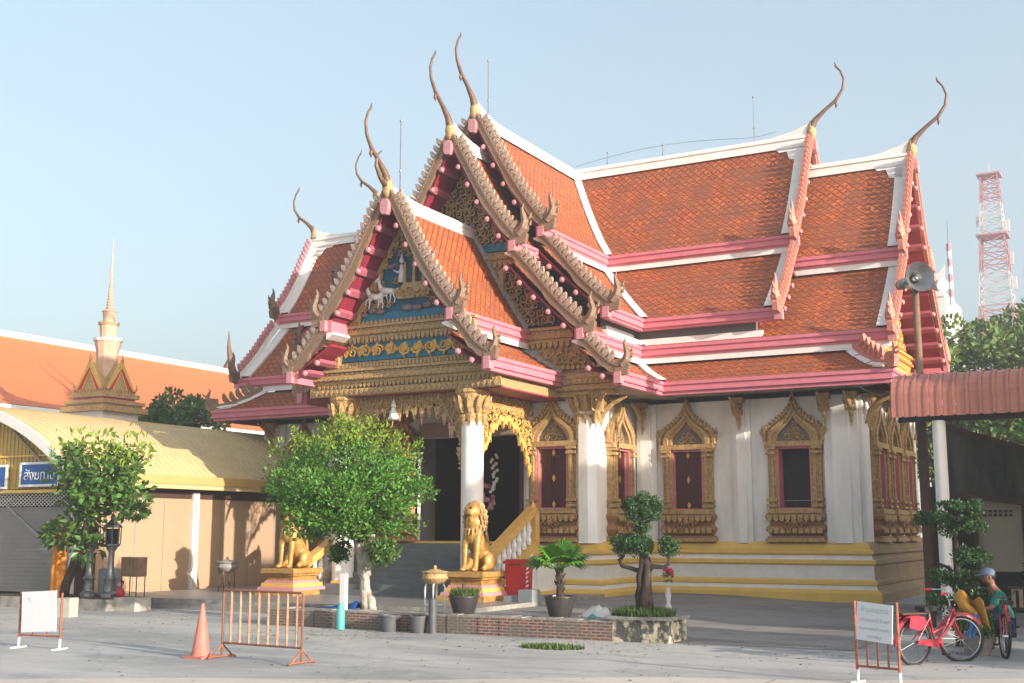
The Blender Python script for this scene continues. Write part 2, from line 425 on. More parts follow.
for arm, sides in (('R', (-1, 1)), ('L', (-1, 1)), ('F', (-1, 1))):
    f = T(arm)
    for sg in sides:
        val = (arm == 'F') or (sg == -1)
        L = LR if arm != 'F' else 8.0
        Lr = 8.1 if arm != 'F' else 6.65
        hp = hipf if arm != 'F' else None
        slope(tiles, f, sg, OUT['A'], 0, L, val); fascia(pk, wh, f, sg, 1.98, 9.60, 0, L, val); flush()
        slope(tiles, f, sg, OUT['B'], 0, L, val); fascia(pk, wh, f, sg, 3.98, 7.04, 0, L - (0 if arm == 'F' else .1), val); flush()
        slope(tiles, f, sg, OUT['D'], 0, L, val, hip=hp)
        fascia(pk, wh, f, sg, 5.05, 5.84, 0, L, val, h=.36, white=0, hip=(lambda d: hipf(d)) if hp else None)
        flush()
        slope(tiles, f, sg, RAI['A'], 0, Lr, val); fascia(pk, wh, f, sg, 2.15, 10.28, 0, Lr, val); flush()
        slope(tiles, f, sg, RAI['B'], 0, Lr, val)
        fascia(pk, wh, f, sg, 4.1, 7.82, 0, Lr, val, white=0)
        # louvre gap below the raised roof + white kerb
        dark_gap.m('louver'); strip(dark_gap, f, sg, [(3.6, 7.6), (3.78, 7.6), (3.78, 7.2), (3.6, 7.2)], 0, Lr - .75, val)
        wh.m('white'); strip(wh, f, sg, [(3.55, 7.27), (3.9, 7.27), (3.93, 7.09), (3.55, 7.3)], 0, Lr - .55, val)
        # undersides
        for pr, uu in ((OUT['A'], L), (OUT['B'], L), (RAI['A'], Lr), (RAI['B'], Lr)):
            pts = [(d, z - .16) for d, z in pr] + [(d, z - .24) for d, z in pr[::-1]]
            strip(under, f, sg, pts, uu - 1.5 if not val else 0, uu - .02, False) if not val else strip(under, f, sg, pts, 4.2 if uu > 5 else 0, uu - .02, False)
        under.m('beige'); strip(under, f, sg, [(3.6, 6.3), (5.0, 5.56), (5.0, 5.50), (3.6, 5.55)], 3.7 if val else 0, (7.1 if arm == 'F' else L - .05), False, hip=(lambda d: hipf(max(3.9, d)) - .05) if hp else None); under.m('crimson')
        if val:  # white valley boards
            for pr, zz in ((OUT['A'], 0), (OUT['B'], 0), (OUT['D'], 0), (RAI['A'], 0), (RAI['B'], 0)):
                P = interp(pr, 6); wh.m('white')
                for (d0, z0, _), (d1, z1, _) in zip(P, P[1:]):
                    w = .17
                    wh.add([f(d0 - .02, sg * d0, z0 + .10), f(d0 + w, sg * d0, z0 + .10), f(d1 + w, sg * d1, z1 + .10), f(d1 - .02, sg * d1, z1 + .10), f(d0 + w, sg * d0, z0 - .05), f(d1 + w, sg * d1, z1 - .05)],
                           [(0, 1, 2, 3), (1, 4, 5, 2)])
        if arm != 'F':  # white verge strip under the bargeboard
            for pr, uu in ((OUT['A'], L), (OUT['B'], L), (RAI['A'], Lr), (RAI['B'], Lr)):
                P = interp(pr, 8); wh.m('white')
                for (d0, z0, _), (d1, z1, _) in zip(P, P[1:]):
                    w0, w1 = .42, .20
                    wh.add([f(uu - .42, sg * d0, z0 + .10), f(uu - .05, sg * d0, z0 + .10), f(uu - .05, sg * d1, z1 + .10), f(uu - .42, sg * d1, z1 + .10), f(uu - .42, sg * d0, z0 - .05), f(uu - .42, sg * d1, z1 - .05)],
                           [(0, 1, 2, 3), (0, 3, 5, 4)])
        flush()
# end skirts of the long arms
for arm in ('R', 'L'):
    f = T(arm)
    P = interp(OUT['D'], 6); tiles.m('tile')
    for (d0, z0, s0), (d1, z1, s1) in zip(P, P[1:]):
        u0, u1 = hipf(d0), hipf(d1)
        tiles.add([f(u0, -d0, z0), f(u0, d0, z0), f(u1, d1, z1 + .02), f(u1, -d1, z1 + .02)], [(0, 1, 2, 3)], [[(-d0, s0), (d0, s0), (d1, s1), (-d1, s1)]])
    def fe(u, v, z, f=f): return f(v + HIPU + 1.2 - 5.05, u, z)
    pk.m('pink'); wh.m('white')
    for (dd, z, h, w) in ((5.05, 5.84, .36, 0),):
        pts = [(dd - .16, z), (dd + .10, z), (dd + .10, z - .09), (dd + .055, z - .10), (dd + .055, z - .19), (dd + .085, z - .20), (dd + .085, z - .26), (dd + .02, z - .28), (dd + .02, z - h), (dd - .16, z - h)]
        n = len(pts)
        vs = [fe(-d, d, z_) for d, z_ in pts] + [fe(d, d, z_) for d, z_ in pts]
        pk.add(vs, [(i, n + i, n + (i + 1) % n, (i + 1) % n) for i in range(n)])
    # white hip curve
    for sg in (-1, 1):
        Q = [(3.85, 6.55), (4.2, 6.28), (4.6, 6.02), (5.08, 5.86)]
        for (d0, z0), (d1, z1) in zip(Q, Q[1:]):
            wh.m('white')
            a0, a1 = hipf(d0), hipf(d1)
            wh.add([f(a0 - .22, sg * d0, z0 + .05), f(a0 + .12, sg * d0, z0 + .12), f(a1 + .05, sg * d1, z1 + .14), f(a1 - .26, sg * d1, z1 + .05), f(a0 - .1, sg * (d0 + .12), z0 - .06), f(a1 - .1, sg * (d1 + .1), z1 - .02)],
                   [(0, 1, 2, 3), (0, 3, 5, 4)])
    flush()
# porch roof
fF = T('F')
for sg in (-1, 1):
    slope(tiles, fG, sg, G1P['A'], 7.0, 11.2, False); slope(tiles, fG, sg, G1P['D'], 7.0, 11.2, False)
    fascia(pk, wh, fG, sg, 1.88, 7.20, 7.0, 11.2, False)
    fascia(pk, wh, fG, sg, 2.93, 5.96, 7.0, 11.2, False, h=.36, white=0)
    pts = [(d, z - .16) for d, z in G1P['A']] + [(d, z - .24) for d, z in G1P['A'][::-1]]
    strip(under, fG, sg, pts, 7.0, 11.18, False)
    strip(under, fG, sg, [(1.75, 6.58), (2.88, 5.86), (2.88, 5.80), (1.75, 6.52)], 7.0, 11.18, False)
    flush()
    wh.m('greyplaster')
    for pr in (G1P['A'], G1P['D']):
        P = interp(pr, 6)
        for (d0, z0, _), (d1, z1, _) in zip(P, P[1:]):
            wh.add([fG(7.2, sg * d0, z0 + .06), fG(7.05, sg * d0, z0 + .24), fG(7.05, sg * d1, z1 + .26), fG(7.2, sg * d1, z1 + .09), fG(7.3, sg * d0, z0 - .03), fG(7.3, sg * d1, z1 - .0)], [(0, 1, 2, 3), (0, 3, 5, 4)])
flush()

# ridge caps
def ridge(f, u0, u1, z, lift=.3):
    rc = MB().m('ridgewhite')
    n = 14; prev = None
    for i in range(n + 1):
        q = i / n; u = u0 + (u1 - u0) * q
        e = max(0, (u - (u1 - 1.5)) / 1.5); rise = lift * e * e
        ring = [(-.2, z - .28), (-.15, z - .03), (-.19, z - .01), (-.17, z + .07), (-.08, z + .08), (-.06, z + .15 + rise), (.06, z + .15 + rise), (.08, z + .08), (.17, z + .07), (.19, z - .01), (.15, z - .03), (.2, z - .28)]
        cur = [f(u, a, b) for a, b in ring]
        if prev: 
            k = len(ring); rc.add(prev + cur, [(j, j + 1, k + j + 1, k + j) for j in range(k - 1)])
        prev = cur
    rc.build('ridge_cap', temple)
for arm, Lo, Lr in (('R', LR, 8.1), ('L', LR, 8.1), ('F', 8.0, 6.65)):
    ridge(T(arm), Lr - 2, Lo - .05, 12.78); ridge(T(arm), 0, Lr - .05, 13.82)
ridge(fG, 7.0, 11.15, 10.22, .2)
# shoulders: stepped white patch next to the gable
rc = MB().m('ridgewhite')
for arm in ('R', 'L'):
    f = T(arm)
    for uu, z, s_ in ((LR, 12.75, 1.9), (8.1, 13.78, 1.93)):
        for sg in (-1, 1):
            pts = [(0, 1.5), (.9, 1.5)]
            rc.prism([(uu - 1.15, .1), (uu - .2, .1), (uu - .2, .42), (uu - .58, .38), (uu - .7, .22), (uu - .95, .22)], .075, .10, lambda a, b, t, f=f, sg=sg, z=z, s_=s_: f(a, sg * b, z - b * s_ + t))
rc.build('ridge_shoulder', temple)

# ---- bargeboards, chofa, tail finials
def leafp(w, h, lean):
    return [(-w / 2, -.03), (w / 2, -.03), (w * .6, h * .35), (w * .42 + lean * .5, h * .75), (lean * .9, h), (lean * .6 - w * .3, h * .8), (-w * .5, h * .4)]
def barge_seg(bd, fn, g, p0, p1, thick=.12, hgt=.21, step=.20, finh=.27, sag=.10, tail=True, boardmat='barge', finmat='silver', taillen=1.0, first=.25, hooks=True, tailmat=None):
    """g(a,b,t): a outward from ridge, b height, t through the board"""
    n = 14; pts = []
    dx, dz = p1[0] - p0[0], p1[1] - p0[1]; Ls = math.hypot(dx, dz); ex, ez = dx / Ls, dz / Ls; nx, nz = -ez, ex
    if nz < 0: nx, nz = -nx, -nz
    for i in range(n + 1):
        q = i / n; s_ = -sag * sin(pi * q) + .03 * sin(q * 2 * pi)
        pts.append((p0[0] + dx * q + nx * s_, p0[1] + dz * q + nz * s_))
    up = [(a + nx * hgt * .45, b + nz * hgt * .45) for a, b in pts]; lo = []
    for i, (a, b) in enumerate(pts):
        q = i / n; w = hgt * (.55 + (.22 * abs(sin(q * pi * 4)) if (hooks and q > .45) else 0))
        lo.append((a - nx * w, b - nz * w))
    bd.m(boardmat)
    for i in range(n):
        bd.prism([up[i], up[i + 1], lo[i + 1], lo[i]], -thick / 2, thick / 2, g)
        # raised edge bead
        bd.prism([up[i], up[i + 1], (up[i + 1][0] - nx * .05, up[i + 1][1] - nz * .05), (up[i][0] - nx * .05, up[i][1] - nz * .05)], thick / 2, thick / 2 + .03, g)
    m = int((Ls - first - .1) / step); fn.m(finmat)
    for k in range(m):
        q = (first + (k + .5) * step) / Ls
        i = min(n - 1, int(q * n)); r_ = q * n - i
        a = up[i][0] + (up[i + 1][0] - up[i][0]) * r_; b = up[i][1] + (up[i + 1][1] - up[i][1]) * r_
        lp = leafp(step * .74, finh, -finh * .22)
        fn.prism([(a + ex * x + nx * y, b + ez * x + nz * y) for x, y in lp], -thick * .42, thick * .42, g)
        # rounded belly of each fin
        c = (a + nx * finh * .34, b + nz * finh * .34)
        fn.prism([(c[0] + .05 * cos(t_) * ex + .085 * sin(t_) * nx, c[1] + .05 * cos(t_) * ez + .085 * sin(t_) * nz) for t_ in [j * pi / 3 for j in range(6)]], -thick * .62, thick * .62, g)
    if tail:
        a, b = pts[-1]; s_ = taillen; bd.m(tailmat or boardmat)
        base = [(a - .10, b - .20), (a + .32 * s_, b - .14), (a + .38 * s_, b + .08), (a + .22 * s_, b + .26), (a - .08, b + .24)]
        bd.prism(base, -thick * .6, thick * .6, g)
        P = [(.10, .1), (.26, .28), (.30, .48), (.24, .68), (.20, .84), (.26, 1.0)]
        bd.tube([g(a + x * s_, b + y * s_, 0) for x, y in P], [.15 * s_, .16 * s_, .12 * s_, .085 * s_, .05 * s_, .012], 6)
        for y in (.3, .5): bd.tube([g(a + .3 * s_, b + y * s_, 0), g(a + .46 * s_, b + (y + .07) * s_, 0), g(a + .5 * s_, b + (y + .2) * s_, 0)], [.06 * s_, .05 * s_, .01], 5)
def seg(g, p0, p1, **k):
    bd = MB(); fn = MB(); barge_seg(bd, fn, g, p0, p1, **k); ob = bd.build('bargeboard', temple); fn.build('crest', ob); return ob
def purlins(f, sg, prof, u_in, u_out, n, ob, skip=1):
    P = interp(prof, n)
    for i in range(skip, n):
        d, z, _ = P[i]; j = min(n, i + 1); dd, dz = P[j][0] - P[i - 1][0], P[j][1] - P[i - 1][1]; l = math.hypot(dd, dz); ex, ez = dd / l, dz / l; nx, nz = ez, -ex  # pointing inwards/down
        w, h = .07, .09
        c = (d + (-.0), z - .25)
        q = [(c[0] - ex * w, c[1] - ez * w), (c[0] + ex * w, c[1] + ez * w), (c[0] + ex * w - abs(nx) * h * .4, c[1] + ez * w - h), (c[0] - ex * w - abs(nx) * h * .4, c[1] - ez * w - h)]
        mb = MB().m('purlinred'); mb.prism(q, u_in, u_out - .02, lambda a, b, t, f=f, sg=sg: f(t, sg * a, b)); mb.build('purlin', temple)
        cx_, cz_ = sum(a for a, b in q) / 4, sum(b for a, b in q) / 4; k_ = .82
        mbp = MB().m('pinklight'); mbp.lathe([(.06, 0), (.075, .03), (.075, .08), (.035, .11)], n=8, rot=pi / 8); mbp.v = [f(u_out - .02 + z, sg * (cx_ + x), cz_ - .03 + y) for x, y, z in mbp.v]; mbp.build('purlin_end', ob)
def chofa(f, u, z, h=2.1, loop=False):
    mb = MB().m('chofa'); k = h / 2.25
    P = [(-.05, -.30), (.02, .05), (.18, .36), (.50, .64), (.88, .92), (1.12, 1.26), (1.18, 1.60), (1.08, 1.90), (.93, 2.10), (.90, 2.24)]
    rr = [.15, .13, .10, .065, .06, .048, .04, .034, .036, .010]
    mb.tube([f(u + a * k, 0, z + b * k) for a, b in P], [r * k for r in rr], 8)
    mb.m('goldbrown')
    mb.lathe([(.02, -.35), (.12, -.2), (.15, -.04), (.12, .14), (.07, .26), (.03, .34)], f(u + .04, 0, z), 8)
    mb.m('chofa')
    a, b = .88 * k, .86 * k
    mb.tube([f(u + a, 0, z + b), f(u + a + .02, 0, z + b - .1), f(u + a, 0, z + b - .2)], [.035, .05, .008], 5)
    if loop:
        mb.tube([f(u + .12, 0, z - .0), f(u + .38, 0, z + .16), f(u + .56, 0, z + .42), f(u + .52, 0, z + .72), f(u + .32, 0, z + .88)], [.08, .06, .05, .035, .012], 6)
    return mb.build('ridge_finial', temple, smooth=True)
GB = []
for arm, Lo, Lr in (('R', LR, 8.1), ('L', LR, 8.1), ('F', 8.0, 6.65)):
    f = T(arm); side = arm != 'F'
    bm_, fm_ = (('bargepink', 'bargepink') if arm == 'R' else ('ridgewhite', 'pinklight')) if side else ('barge', 'silver')
    for sg in (-1, 1):
        for (pr, L_, zt, has_d) in ((OUT, Lo, 12.75, not side), (RAI, Lr, 13.78, False)):
            g = lambda a, b, t, f=f, sg=sg, L_=L_: f(L_ + .02 + t, sg * a, b)
            A, B = pr['A'], pr['B']; tm = 'chofa' if arm == 'L' else None
            oa = seg(g, (.0, A[0][1] + .12), (A[-1][0] + .12, A[-1][1] + .02), boardmat=bm_, finmat=fm_, taillen=.95, sag=.12, tailmat=tm)
            ob = seg(g, (B[0][0] + .15, B[0][1] + .18), (B[-1][0] + .12, B[-1][1] + .02), boardmat=bm_, finmat=fm_, taillen=.9, sag=.06, tailmat=tm)
            purlins(f, sg, A, L_ - 1.0, L_, 6, oa); purlins(f, sg, B, L_ - 1.0, L_, 5, ob, skip=0 if not side else 1)
            ends = [(oa, A[-1][0], A[-1][1] - .15), (ob, B[-1][0], B[-1][1] - .15)]
            if has_d:
                D = pr['D']; od = seg(g, (D[0][0] + .15, D[0][1] + .2), (D[-1][0] + .05, D[-1][1] + .05), boardmat=bm_, finmat=fm_, taillen=.8, sag=.05, first=.1)
                purlins(f, sg, D, L_ - 1.0, L_, 3, od); ends.append((od, 5.02, 5.67))
            for oo, fd, fz in ends:
                pe = MB().m('pinklight'); pe.prism([(fd - .05, fz - .17), (fd + .13, fz - .17), (fd + .13, fz + .12), (fd - .05, fz + .12)], L_ - .1, L_ + .12, lambda a, b, t, f=f, sg=sg: f(t, sg * a, b)); pe.build('fascia_end', oo)
    chofa(f, Lo, 13.0); chofa(f, Lr, 14.03)
for sg in (-1, 1):
    g = lambda a, b, t, sg=sg: fG(11.22 + t, sg * a, b)
    A, D = G1P['A'], G1P['D']
    oa = seg(g, (.0, A[0][1] + .14), (A[-1][0] + .12, A[-1][1] + .02), sag=.12, taillen=.85)
    ob = seg(g, (D[0][0] + .2, D[0][1] + .28), (D[-1][0] + .05, D[-1][1] + .05), sag=.05, taillen=.7, first=.1, step=.22)
    purlins(fG, sg, A, 10.3, 11.2, 6, oa); purlins(fG, sg, D, 10.3, 11.2, 3, ob)
    for oo, q in ((oa, (1.84, 2.0, 6.9, 7.18)), (ob, (2.88, 3.05, 5.62, 5.92))):
        pe = MB().m('pinklight'); pe.prism([(q[0], q[2]), (q[1], q[2]), (q[1], q[3]), (q[0], q[3])], 11.1, 11.32, lambda a, b, t, sg=sg: fG(t, sg * a, b)); pe.build('fascia_end', oo)
for f, u, z in ((fG, 11.3, 9.95), (fF, 8.1, 12.45), (fF, 6.75, 13.5), (T('R'), 11.15, 12.45), (T('R'), 8.2, 13.5), (T('L'), 11.15, 12.45)):
    ab = MB().m('pinklight'); ab.prism([(-.06, -.2), (.06, -.2), (.12, -.1), (.12, .1), (.06, .2), (-.06, .2), (-.12, .1), (-.12, -.1)], -.1, .10, lambda a, b, t, f=f, u=u, z=z: f(u + t, a, b + z)); ab.build('ridge_beam_end', temple)
chofa(fG, 11.2, 10.5, 2.0, loop=True)
# fence-like crest on the hips
for arm in ('R', 'L'):
    f = T(arm)
    for sg in (-1, 1):
        bd = MB(); fn = MB()
        g = lambda a, b, t, f=f, sg=sg: f(HIPU + a + t * .7, sg * (3.85 + a - t * .7), b)
        barge_seg(bd, fn, g, (.02, 6.74), (1.2, 6.0), sag=.12, tail=True, taillen=.6, boardmat='bargepink' if sg < 0 and arm == 'R' else 'barge', finmat='bargepink' if arm == 'R' else 'barge', hgt=.14, step=.18, finh=.34, hooks=False)
        ob = bd.build('hip_crest', temple); fn.build('crest', ob)

# ---- tympanums
def tri_in(apex, half, zb):
    def ins(a, z, m):
        w = half * (apex - z) / (apex - zb); return z - m * .6 > zb and abs(a) + m * 1.15 < w
    return ins
def rect_in(w, z0, z1): return lambda a, z, m: abs(a) + m < w and z - m * .8 > z0 - .02 and z + m * .8 < z1 + .02
def tympanum(arm, ut, bright=False):
    f = T(arm); fr = 'F' == arm
    base = MB(); car = MB()
    g = lambda a, b, t: f(ut + t, a, b)
    gm = 'gold' if fr else 'goldbright'; gb = 'goldbrown' if fr else 'goldbright'
    bk = 'darkblue' if fr else 'redpaint'
    base.m(bk); base.prism([(-1.78, 9.25), (1.78, 9.25), (.0, 12.45)], -.1, 0, g)
    base.prism([(-3.3, 6.9 if fr else 6.6), (3.3, 6.9 if fr else 6.6), (1.7, 9.27), (-1.7, 9.27)], -.1, -.003, g)
    if fr:
        base.m('goldbrown'); base.prism([(-4.6, 5.35), (4.6, 5.35), (3.6, 6.6), (3.3, 6.92), (-3.3, 6.92), (-3.6, 6.6)], -.12, -.02, g)
        base.m('blue'); base.prism([(-1.5, 9.56), (1.5, 9.56), (1.35, 9.8), (-1.35, 9.8)], 0, .03, g)
    else:
        base.m(gb); base.prism([(-3.75, 6.4), (3.75, 6.4), (3.5, 6.75), (-3.5, 6.75)], -.1, .1, g)
    car.m(gm)
    carve(car, g, tri_in(12.5, 1.75, 9.75), -1.6, 1.6, 9.92, 12.25, .235, t=.08)
    molding(car.m(gb), g, -1.62, 1.62, 9.22, 9.52, .12, 4)
    teeth(car.m(gb), g, -1.7, 1.7, 9.22, w=.16, h=.16, t1=.09)
    carve(car.m(gm), g, lambda a, z, m: abs(a) + m < 1.75 + (8.95 - z) * .78, -3.2, 3.2, 7.48, 9.0, .25, t=.08)
    # inner pilasters
    for x in (-1.2, 1.2, -.4, .4):
        car.m(gb); car.prism([(x - .07, 7.3), (x + .07, 7.3), (x + .07, 9.0), (x - .07, 9.0)], 0, .12, g)
    molding(car.m(gb), g, -3.25, 3.25, 6.85, 7.25, .18, 5)
    teeth(car.m(gb), g, -3.3, 3.3, 6.85, w=.17, h=.18, t1=.1)
    if fr:
        carve(car.m(gm), g, rect_in(3.9, 6.1, 6.62), -3.8, 3.8, 6.36, 6.37, .33, t=.07)
        molding(car.m(gb), g, -4.55, 4.55, 5.5, 5.95, .2, 3)
        teeth(car.m(gb), g, -4.5, 4.5, 6.08, w=.15, h=.13, t1=.1, down=False)
    b = base.build('gable_panel', temple); car.build('gable_carving', b)
tympanum('F', 7.1)
tympanum('R', 10.02)
# raised-gable closing panels
for arm, u in (('F', 5.7), ('R', 7.4), ('L', 7.4), ('L', 10.0)):
    f = T(arm); mb = MB().m('darkblue' if arm == 'F' else 'crimson')
    if u == 10.0: mb.prism([(-3.4, 6.5), (3.4, 6.5), (1.9, 9.3), (0, 12.5), (-1.9, 9.3)], -.1, 0, lambda a, b, t, f=f, u=u: f(u + t, a, b))
    else: mb.prism([(-3.55, 7.0), (3.55, 7.0), (3.6, 7.7), (1.85, 9.6), (1.8, 10.3), (0, 13.4), (-1.8, 10.3), (-1.85, 9.6), (-3.6, 7.7)], -.1, 0, lambda a, b, t, f=f, u=u: f(u + t, a, b))
    mb.build('gable_panel', temple)
# ---- porch pediment
UT = 10.35
gp = lambda a, b, t: fG(UT + t, a, b)
base = MB().m('midblue'); base.prism([(-1.75, 7.1), (1.75, 7.1), (0, 9.95)], -.1, 0, gp)
base.m('blue'); base.prism([(-1.7, 7.12), (1.7, 7.12), (1.5, 7.42), (-1.5, 7.42)], 0, .03, gp)
base.prism([(-2.05, 6.18), (2.05, 6.18), (2.0, 6.72), (-2.0, 6.72)], -.1, 0, gp)
base.m('goldbrown'); base.prism([(-2.9, 5.3), (2.9, 5.3), (2.45, 6.2), (-2.45, 6.2)], -.1, .0, gp)
base.prism([(-2.4, 6.1), (-2.03, 6.1), (-1.7, 7.12), (-2.0, 7.0)], -.1, .05, gp); base.prism([(2.4, 6.1), (2.03, 6.1), (1.7, 7.12), (2.0, 7.0)], -.1, .05, gp)
pb = base.build('porch_gable_panel', temple)
car = MB().m('goldbrown')
molding(car, gp, -2.0, 2.0, 6.80, 7.12, .17, 5); teeth(car, gp, -2.0, 2.0, 6.80, w=.13, h=.15, t1=.1); teeth(car, gp, -1.75, 1.75, 7.13, w=.13, h=.12, t1=.08, down=False)
molding(car, gp, -2.75, 2.75, 5.62, 6.0, .2, 5); teeth(car, gp, -2.6, 2.6, 6.02, w=.11, h=.12, t1=.1, down=False)
teeth(car, gp, -2.7, 2.7, 5.62, w=.13, h=.12, t1=.1)
molding(car, gp, -2.8, 2.8, 5.32, 5.5, .12, 1)
for x in (-2.2, 2.2):
    for k in range(3): car.m('gold'); car.prism([(x - .2 + k * .14, 6.05), (x - .1 + k * .14, 6.05), (x - .1 + k * .14, 6.62), (x - .2 + k * .14, 6.62)], .0, .14, gp)
car.m('goldbright')
for k in range(5):
    for sg in ((-1, 1) if k else (1,)):
        scroll(car, gp, sg * k * .40, 6.44, .17, pi * (k % 2), sg * (1 if k % 2 else -1), t=.07, turns=1.6)
for k in range(9):
    x = -1.8 + k * .45; car.prism([(x - .05, 6.3), (x + .12, 6.42), (x + .05, 6.62), (x - .12, 6.52)], .0, .06, gp)
# chariot relief
car.m('goldbrown')
car.prism([(-.15, 7.72), (.75, 7.72), (.95, 8.02), (.8, 7.98), (.62, 8.12), (.05, 8.12), (-.12, 7.98), (-.32, 8.0)], 0, .16, gp)
car.m('gold')
for q in range(6): scroll(car, gp, -.05 + q * .2, 7.86, .1, q, 1, t=.2)
for a_, b_, r_ in ((-.75, 7.62, .13), (-1.2, 7.55, .11), (-.45, 7.6, .1), (.9, 7.75, .12), (1.3, 7.6, .1), (.6, 8.7, .12), (.75, 8.2, .1), (-.25, 8.25, .1), (.0, 9.45, .12), (.25, 9.3, .2), (.02, 9.15, .15), (.42, 9.12, .14), (.1, 9.5, .13), (.22, 9.0, .16), (-.1, 8.95, .1), (1.05, 7.9, .12), (.98, 8.25, .12), (.8, 8.5, .1), (-1.1, 7.7, .1)):
    scroll(car, gp, a_, b_, r_, b_ * 5, 1, t=.1)
car.m('goldbrown')
for x, z0, z1 in ((.05, 8.1, 8.6), (.62, 8.1, 8.6), (.33, 8.1, 8.95)): car.prism([(x - .05, z0), (x + .05, z0), (x + .03, z1), (x, z1 + .12), (x - .03, z1)], .02, .14, gp)
car.m('goldbrown')
carve(car, gp, lambda a, z, m: abs(a) + m * .8 < (9.9 - z) * .60 and (abs(a) > .75 - (8.9 - z) * .1 or z > 9.0) and z > 7.5, -1.6, 1.6, 7.6, 9.7, .2, t=.05)
for sg in (-1, 1):
    car.m('goldbrown'); car.prism([(sg * 1.72, 7.14), (sg * 1.55, 7.14), (0, 9.75), (0, 9.95)], 0, .06, gp)
    car.m('gold')
    for k in range(9): car.prism([(sg * (1.5 - k * .165), 7.25 + k * .27), (sg * (1.38 - k * .165), 7.2 + k * .27), (sg * (1.32 - k * .165), 7.42 + k * .27)], .04, .1, gp)
car.build('gable_carving', pb)
def horse(x, z, s):
    G = lambda a, b: gp(x + a * s, z + b * s, .12)
    rel.tube([G(.35, 0), G(.1, .02), G(-.18, .08)], [.10 * s, .12 * s, .11 * s], 6)
    rel.tube([G(-.16, .1), G(-.28, .3), G(-.3, .48)], [.1 * s, .07 * s, .06 * s], 6)
    rel.tube([G(-.28, .5), G(-.42, .44), G(-.5, .34)], [.07 * s, .05 * s, .03 * s], 6)
    for a, b, c, d in ((-.15, 0, -.34, -.1), (-.1, -.02, -.18, -.25), (.3, 0, .22, -.25), (.36, 0, .42, -.28)):
        rel.tube([G(a, b), G((a + c) / 2 - .04, (b + d) / 2), G(c, d), G(c - .03, d - .14)], [.05 * s, .035 * s, .025 * s, .03 * s], 5)
    rel.tube([G(-.3, .52), G(-.26, .66)], [.03 * s, .01 * s], 4); rel.tube([G(.4, .02), G(.55, .08), G(.6, -.12)], [.04 * s, .035 * s, .01], 5)
for hx, hz in ((-.55, 7.95), (-.92, 7.82)):
    rel = MB().m('ridgewhite'); horse(hx, hz, .72); rel.build('horse_relief', pb, smooth=True)
rel = MB().m('mosaicglass')
for a_, b_, r_ in ((-1.0, 7.5, .11), (-.75, 7.45, .12), (-1.25, 7.4, .1), (.1, 7.5, .15), (.4, 7.48, .13), (.7, 7.52, .12), (1.1, 7.5, .13), (1.25, 7.62, .1), (-.45, 8.62, .1), (-.3, 8.66, .09), (.85, 8.85, .1)):
    rel.ball(gp(a_, b_, .06), r_, 6, (1.3, .5, .7))
rel.build('cloud_relief', pb, smooth=True)
rel = MB().m('offwhite')
G = lambda a, b: gp(a, b, .14)     # seated driver
rel.tube([G(-.05, 8.15), G(-.02, 8.4), G(-.04, 8.62)], [.09, .08, .05], 6); rel.ball(G(-.04, 8.72), .07, 6); rel.tube([G(-.02, 8.5), G(-.16, 8.42), G(-.3, 8.5)], [.04, .03, .02], 5)
rel.tube([G(-.04, 8.78), G(-.04, 8.92)], [.05, .01], 5)
rel.build('rider_relief', pb, smooth=True)

# ---- walls
wl = MB().m('plaster')
Z0, ZT = 1.5, 5.6
wl.bb(-WX, WX, -WY, WY, 5.4, 5.62)                      # wall plate
def wallrun(mb, f, a0, a1, holes, z0=Z0, z1=ZT, th=.35):
    """wall strip along a with rectangular holes (a0,a1,zb,zt)"""
    xs = a0
    for (h0, h1, zb, zt) in sorted(holes):
        mb.prism([(xs, z0), (h0, z0), (h0, z1), (xs, z1)], 0, th, f)
        if zb > z0: mb.prism([(h0, z0), (h1, z0), (h1, zb), (h0, zb)], 0, th, f)
        mb.prism([(h0, zt), (h1, zt), (h1, z1), (h0, z1)], 0, th, f)
        xs = h1
    mb.prism([(xs, z0), (a1, z0), (a1, z1), (xs, z1)], 0, th, f)
WZ0, WZ1, WH = 2.37, 4.03, .47
def hole(c): return (c - WH, c + WH, WZ0, WZ1)
win = []   # (x, y, rz, kind)
fr_main = lambda a, b, t: (a, -WY + t, b)
mainR = [5.28, 8.3]; mainL = [-5.28, -8.3]
wallrun(wl, fr_main, 3.7, WX, [hole(c) for c in mainR]); wallrun(wl, fr_main, -WX, -3.7, [hole(c) for c in mainL])
for c in mainR + mainL: win.append((c, -WY, 0, c == 8.3))
wallrun(wl, lambda a, b, t: (WX - t, a, b), -WY + .35, WY - .35, [hole(c) for c in (-1.95, 0, 1.95)])
for c in (-1.95, 0, 1.95): win.append((WX, c, pi / 2, False))
wl.bb(-WX, -WX + .35, -WY + .35, WY - .35, Z0, 5.39)
wl.bb(-WX, WX, WY - .352, WY - .002, Z0, 5.39)
wallrun(wl, lambda a, b, t: (3.7 - t, -a, b), 3.35, FY, [hole(5.1)], z1=5.39); win.append((3.7, -5.1, pi / 2, False))
wallrun(wl, lambda a, b, t: (-3.7 + t, -a, b), 3.35, FY, [hole(5.1)], z1=5.39); win.append((-3.7, -5.1, -pi / 2, False))
wallrun(wl, lambda a, b, t: (a, -FY + t, b), -3.35, 3.35, [hole(2.58), hole(-2.62), (-1.95, 1.5, Z0, 4.45)], z1=5.6)
win += [(2.58, -FY, 0, False), (-2.62, -FY, 0, False)]
wl.m('beige'); wl.bb(-1.75, 1.65, -FY - .08, -FY - .003, 4.45, 4.85)
wl.m('crimson'); wl.bb(-2.9, 2.9, -10.3, -FY - .01, 5.28, 5.32)   # porch ceiling
wl.m('maroon')
for x in (-2.05, 1.52): wl.bb(x, x + .1, -FY - .06, -FY + .2, Z0, 4.45)
wl.build('wall', temple)
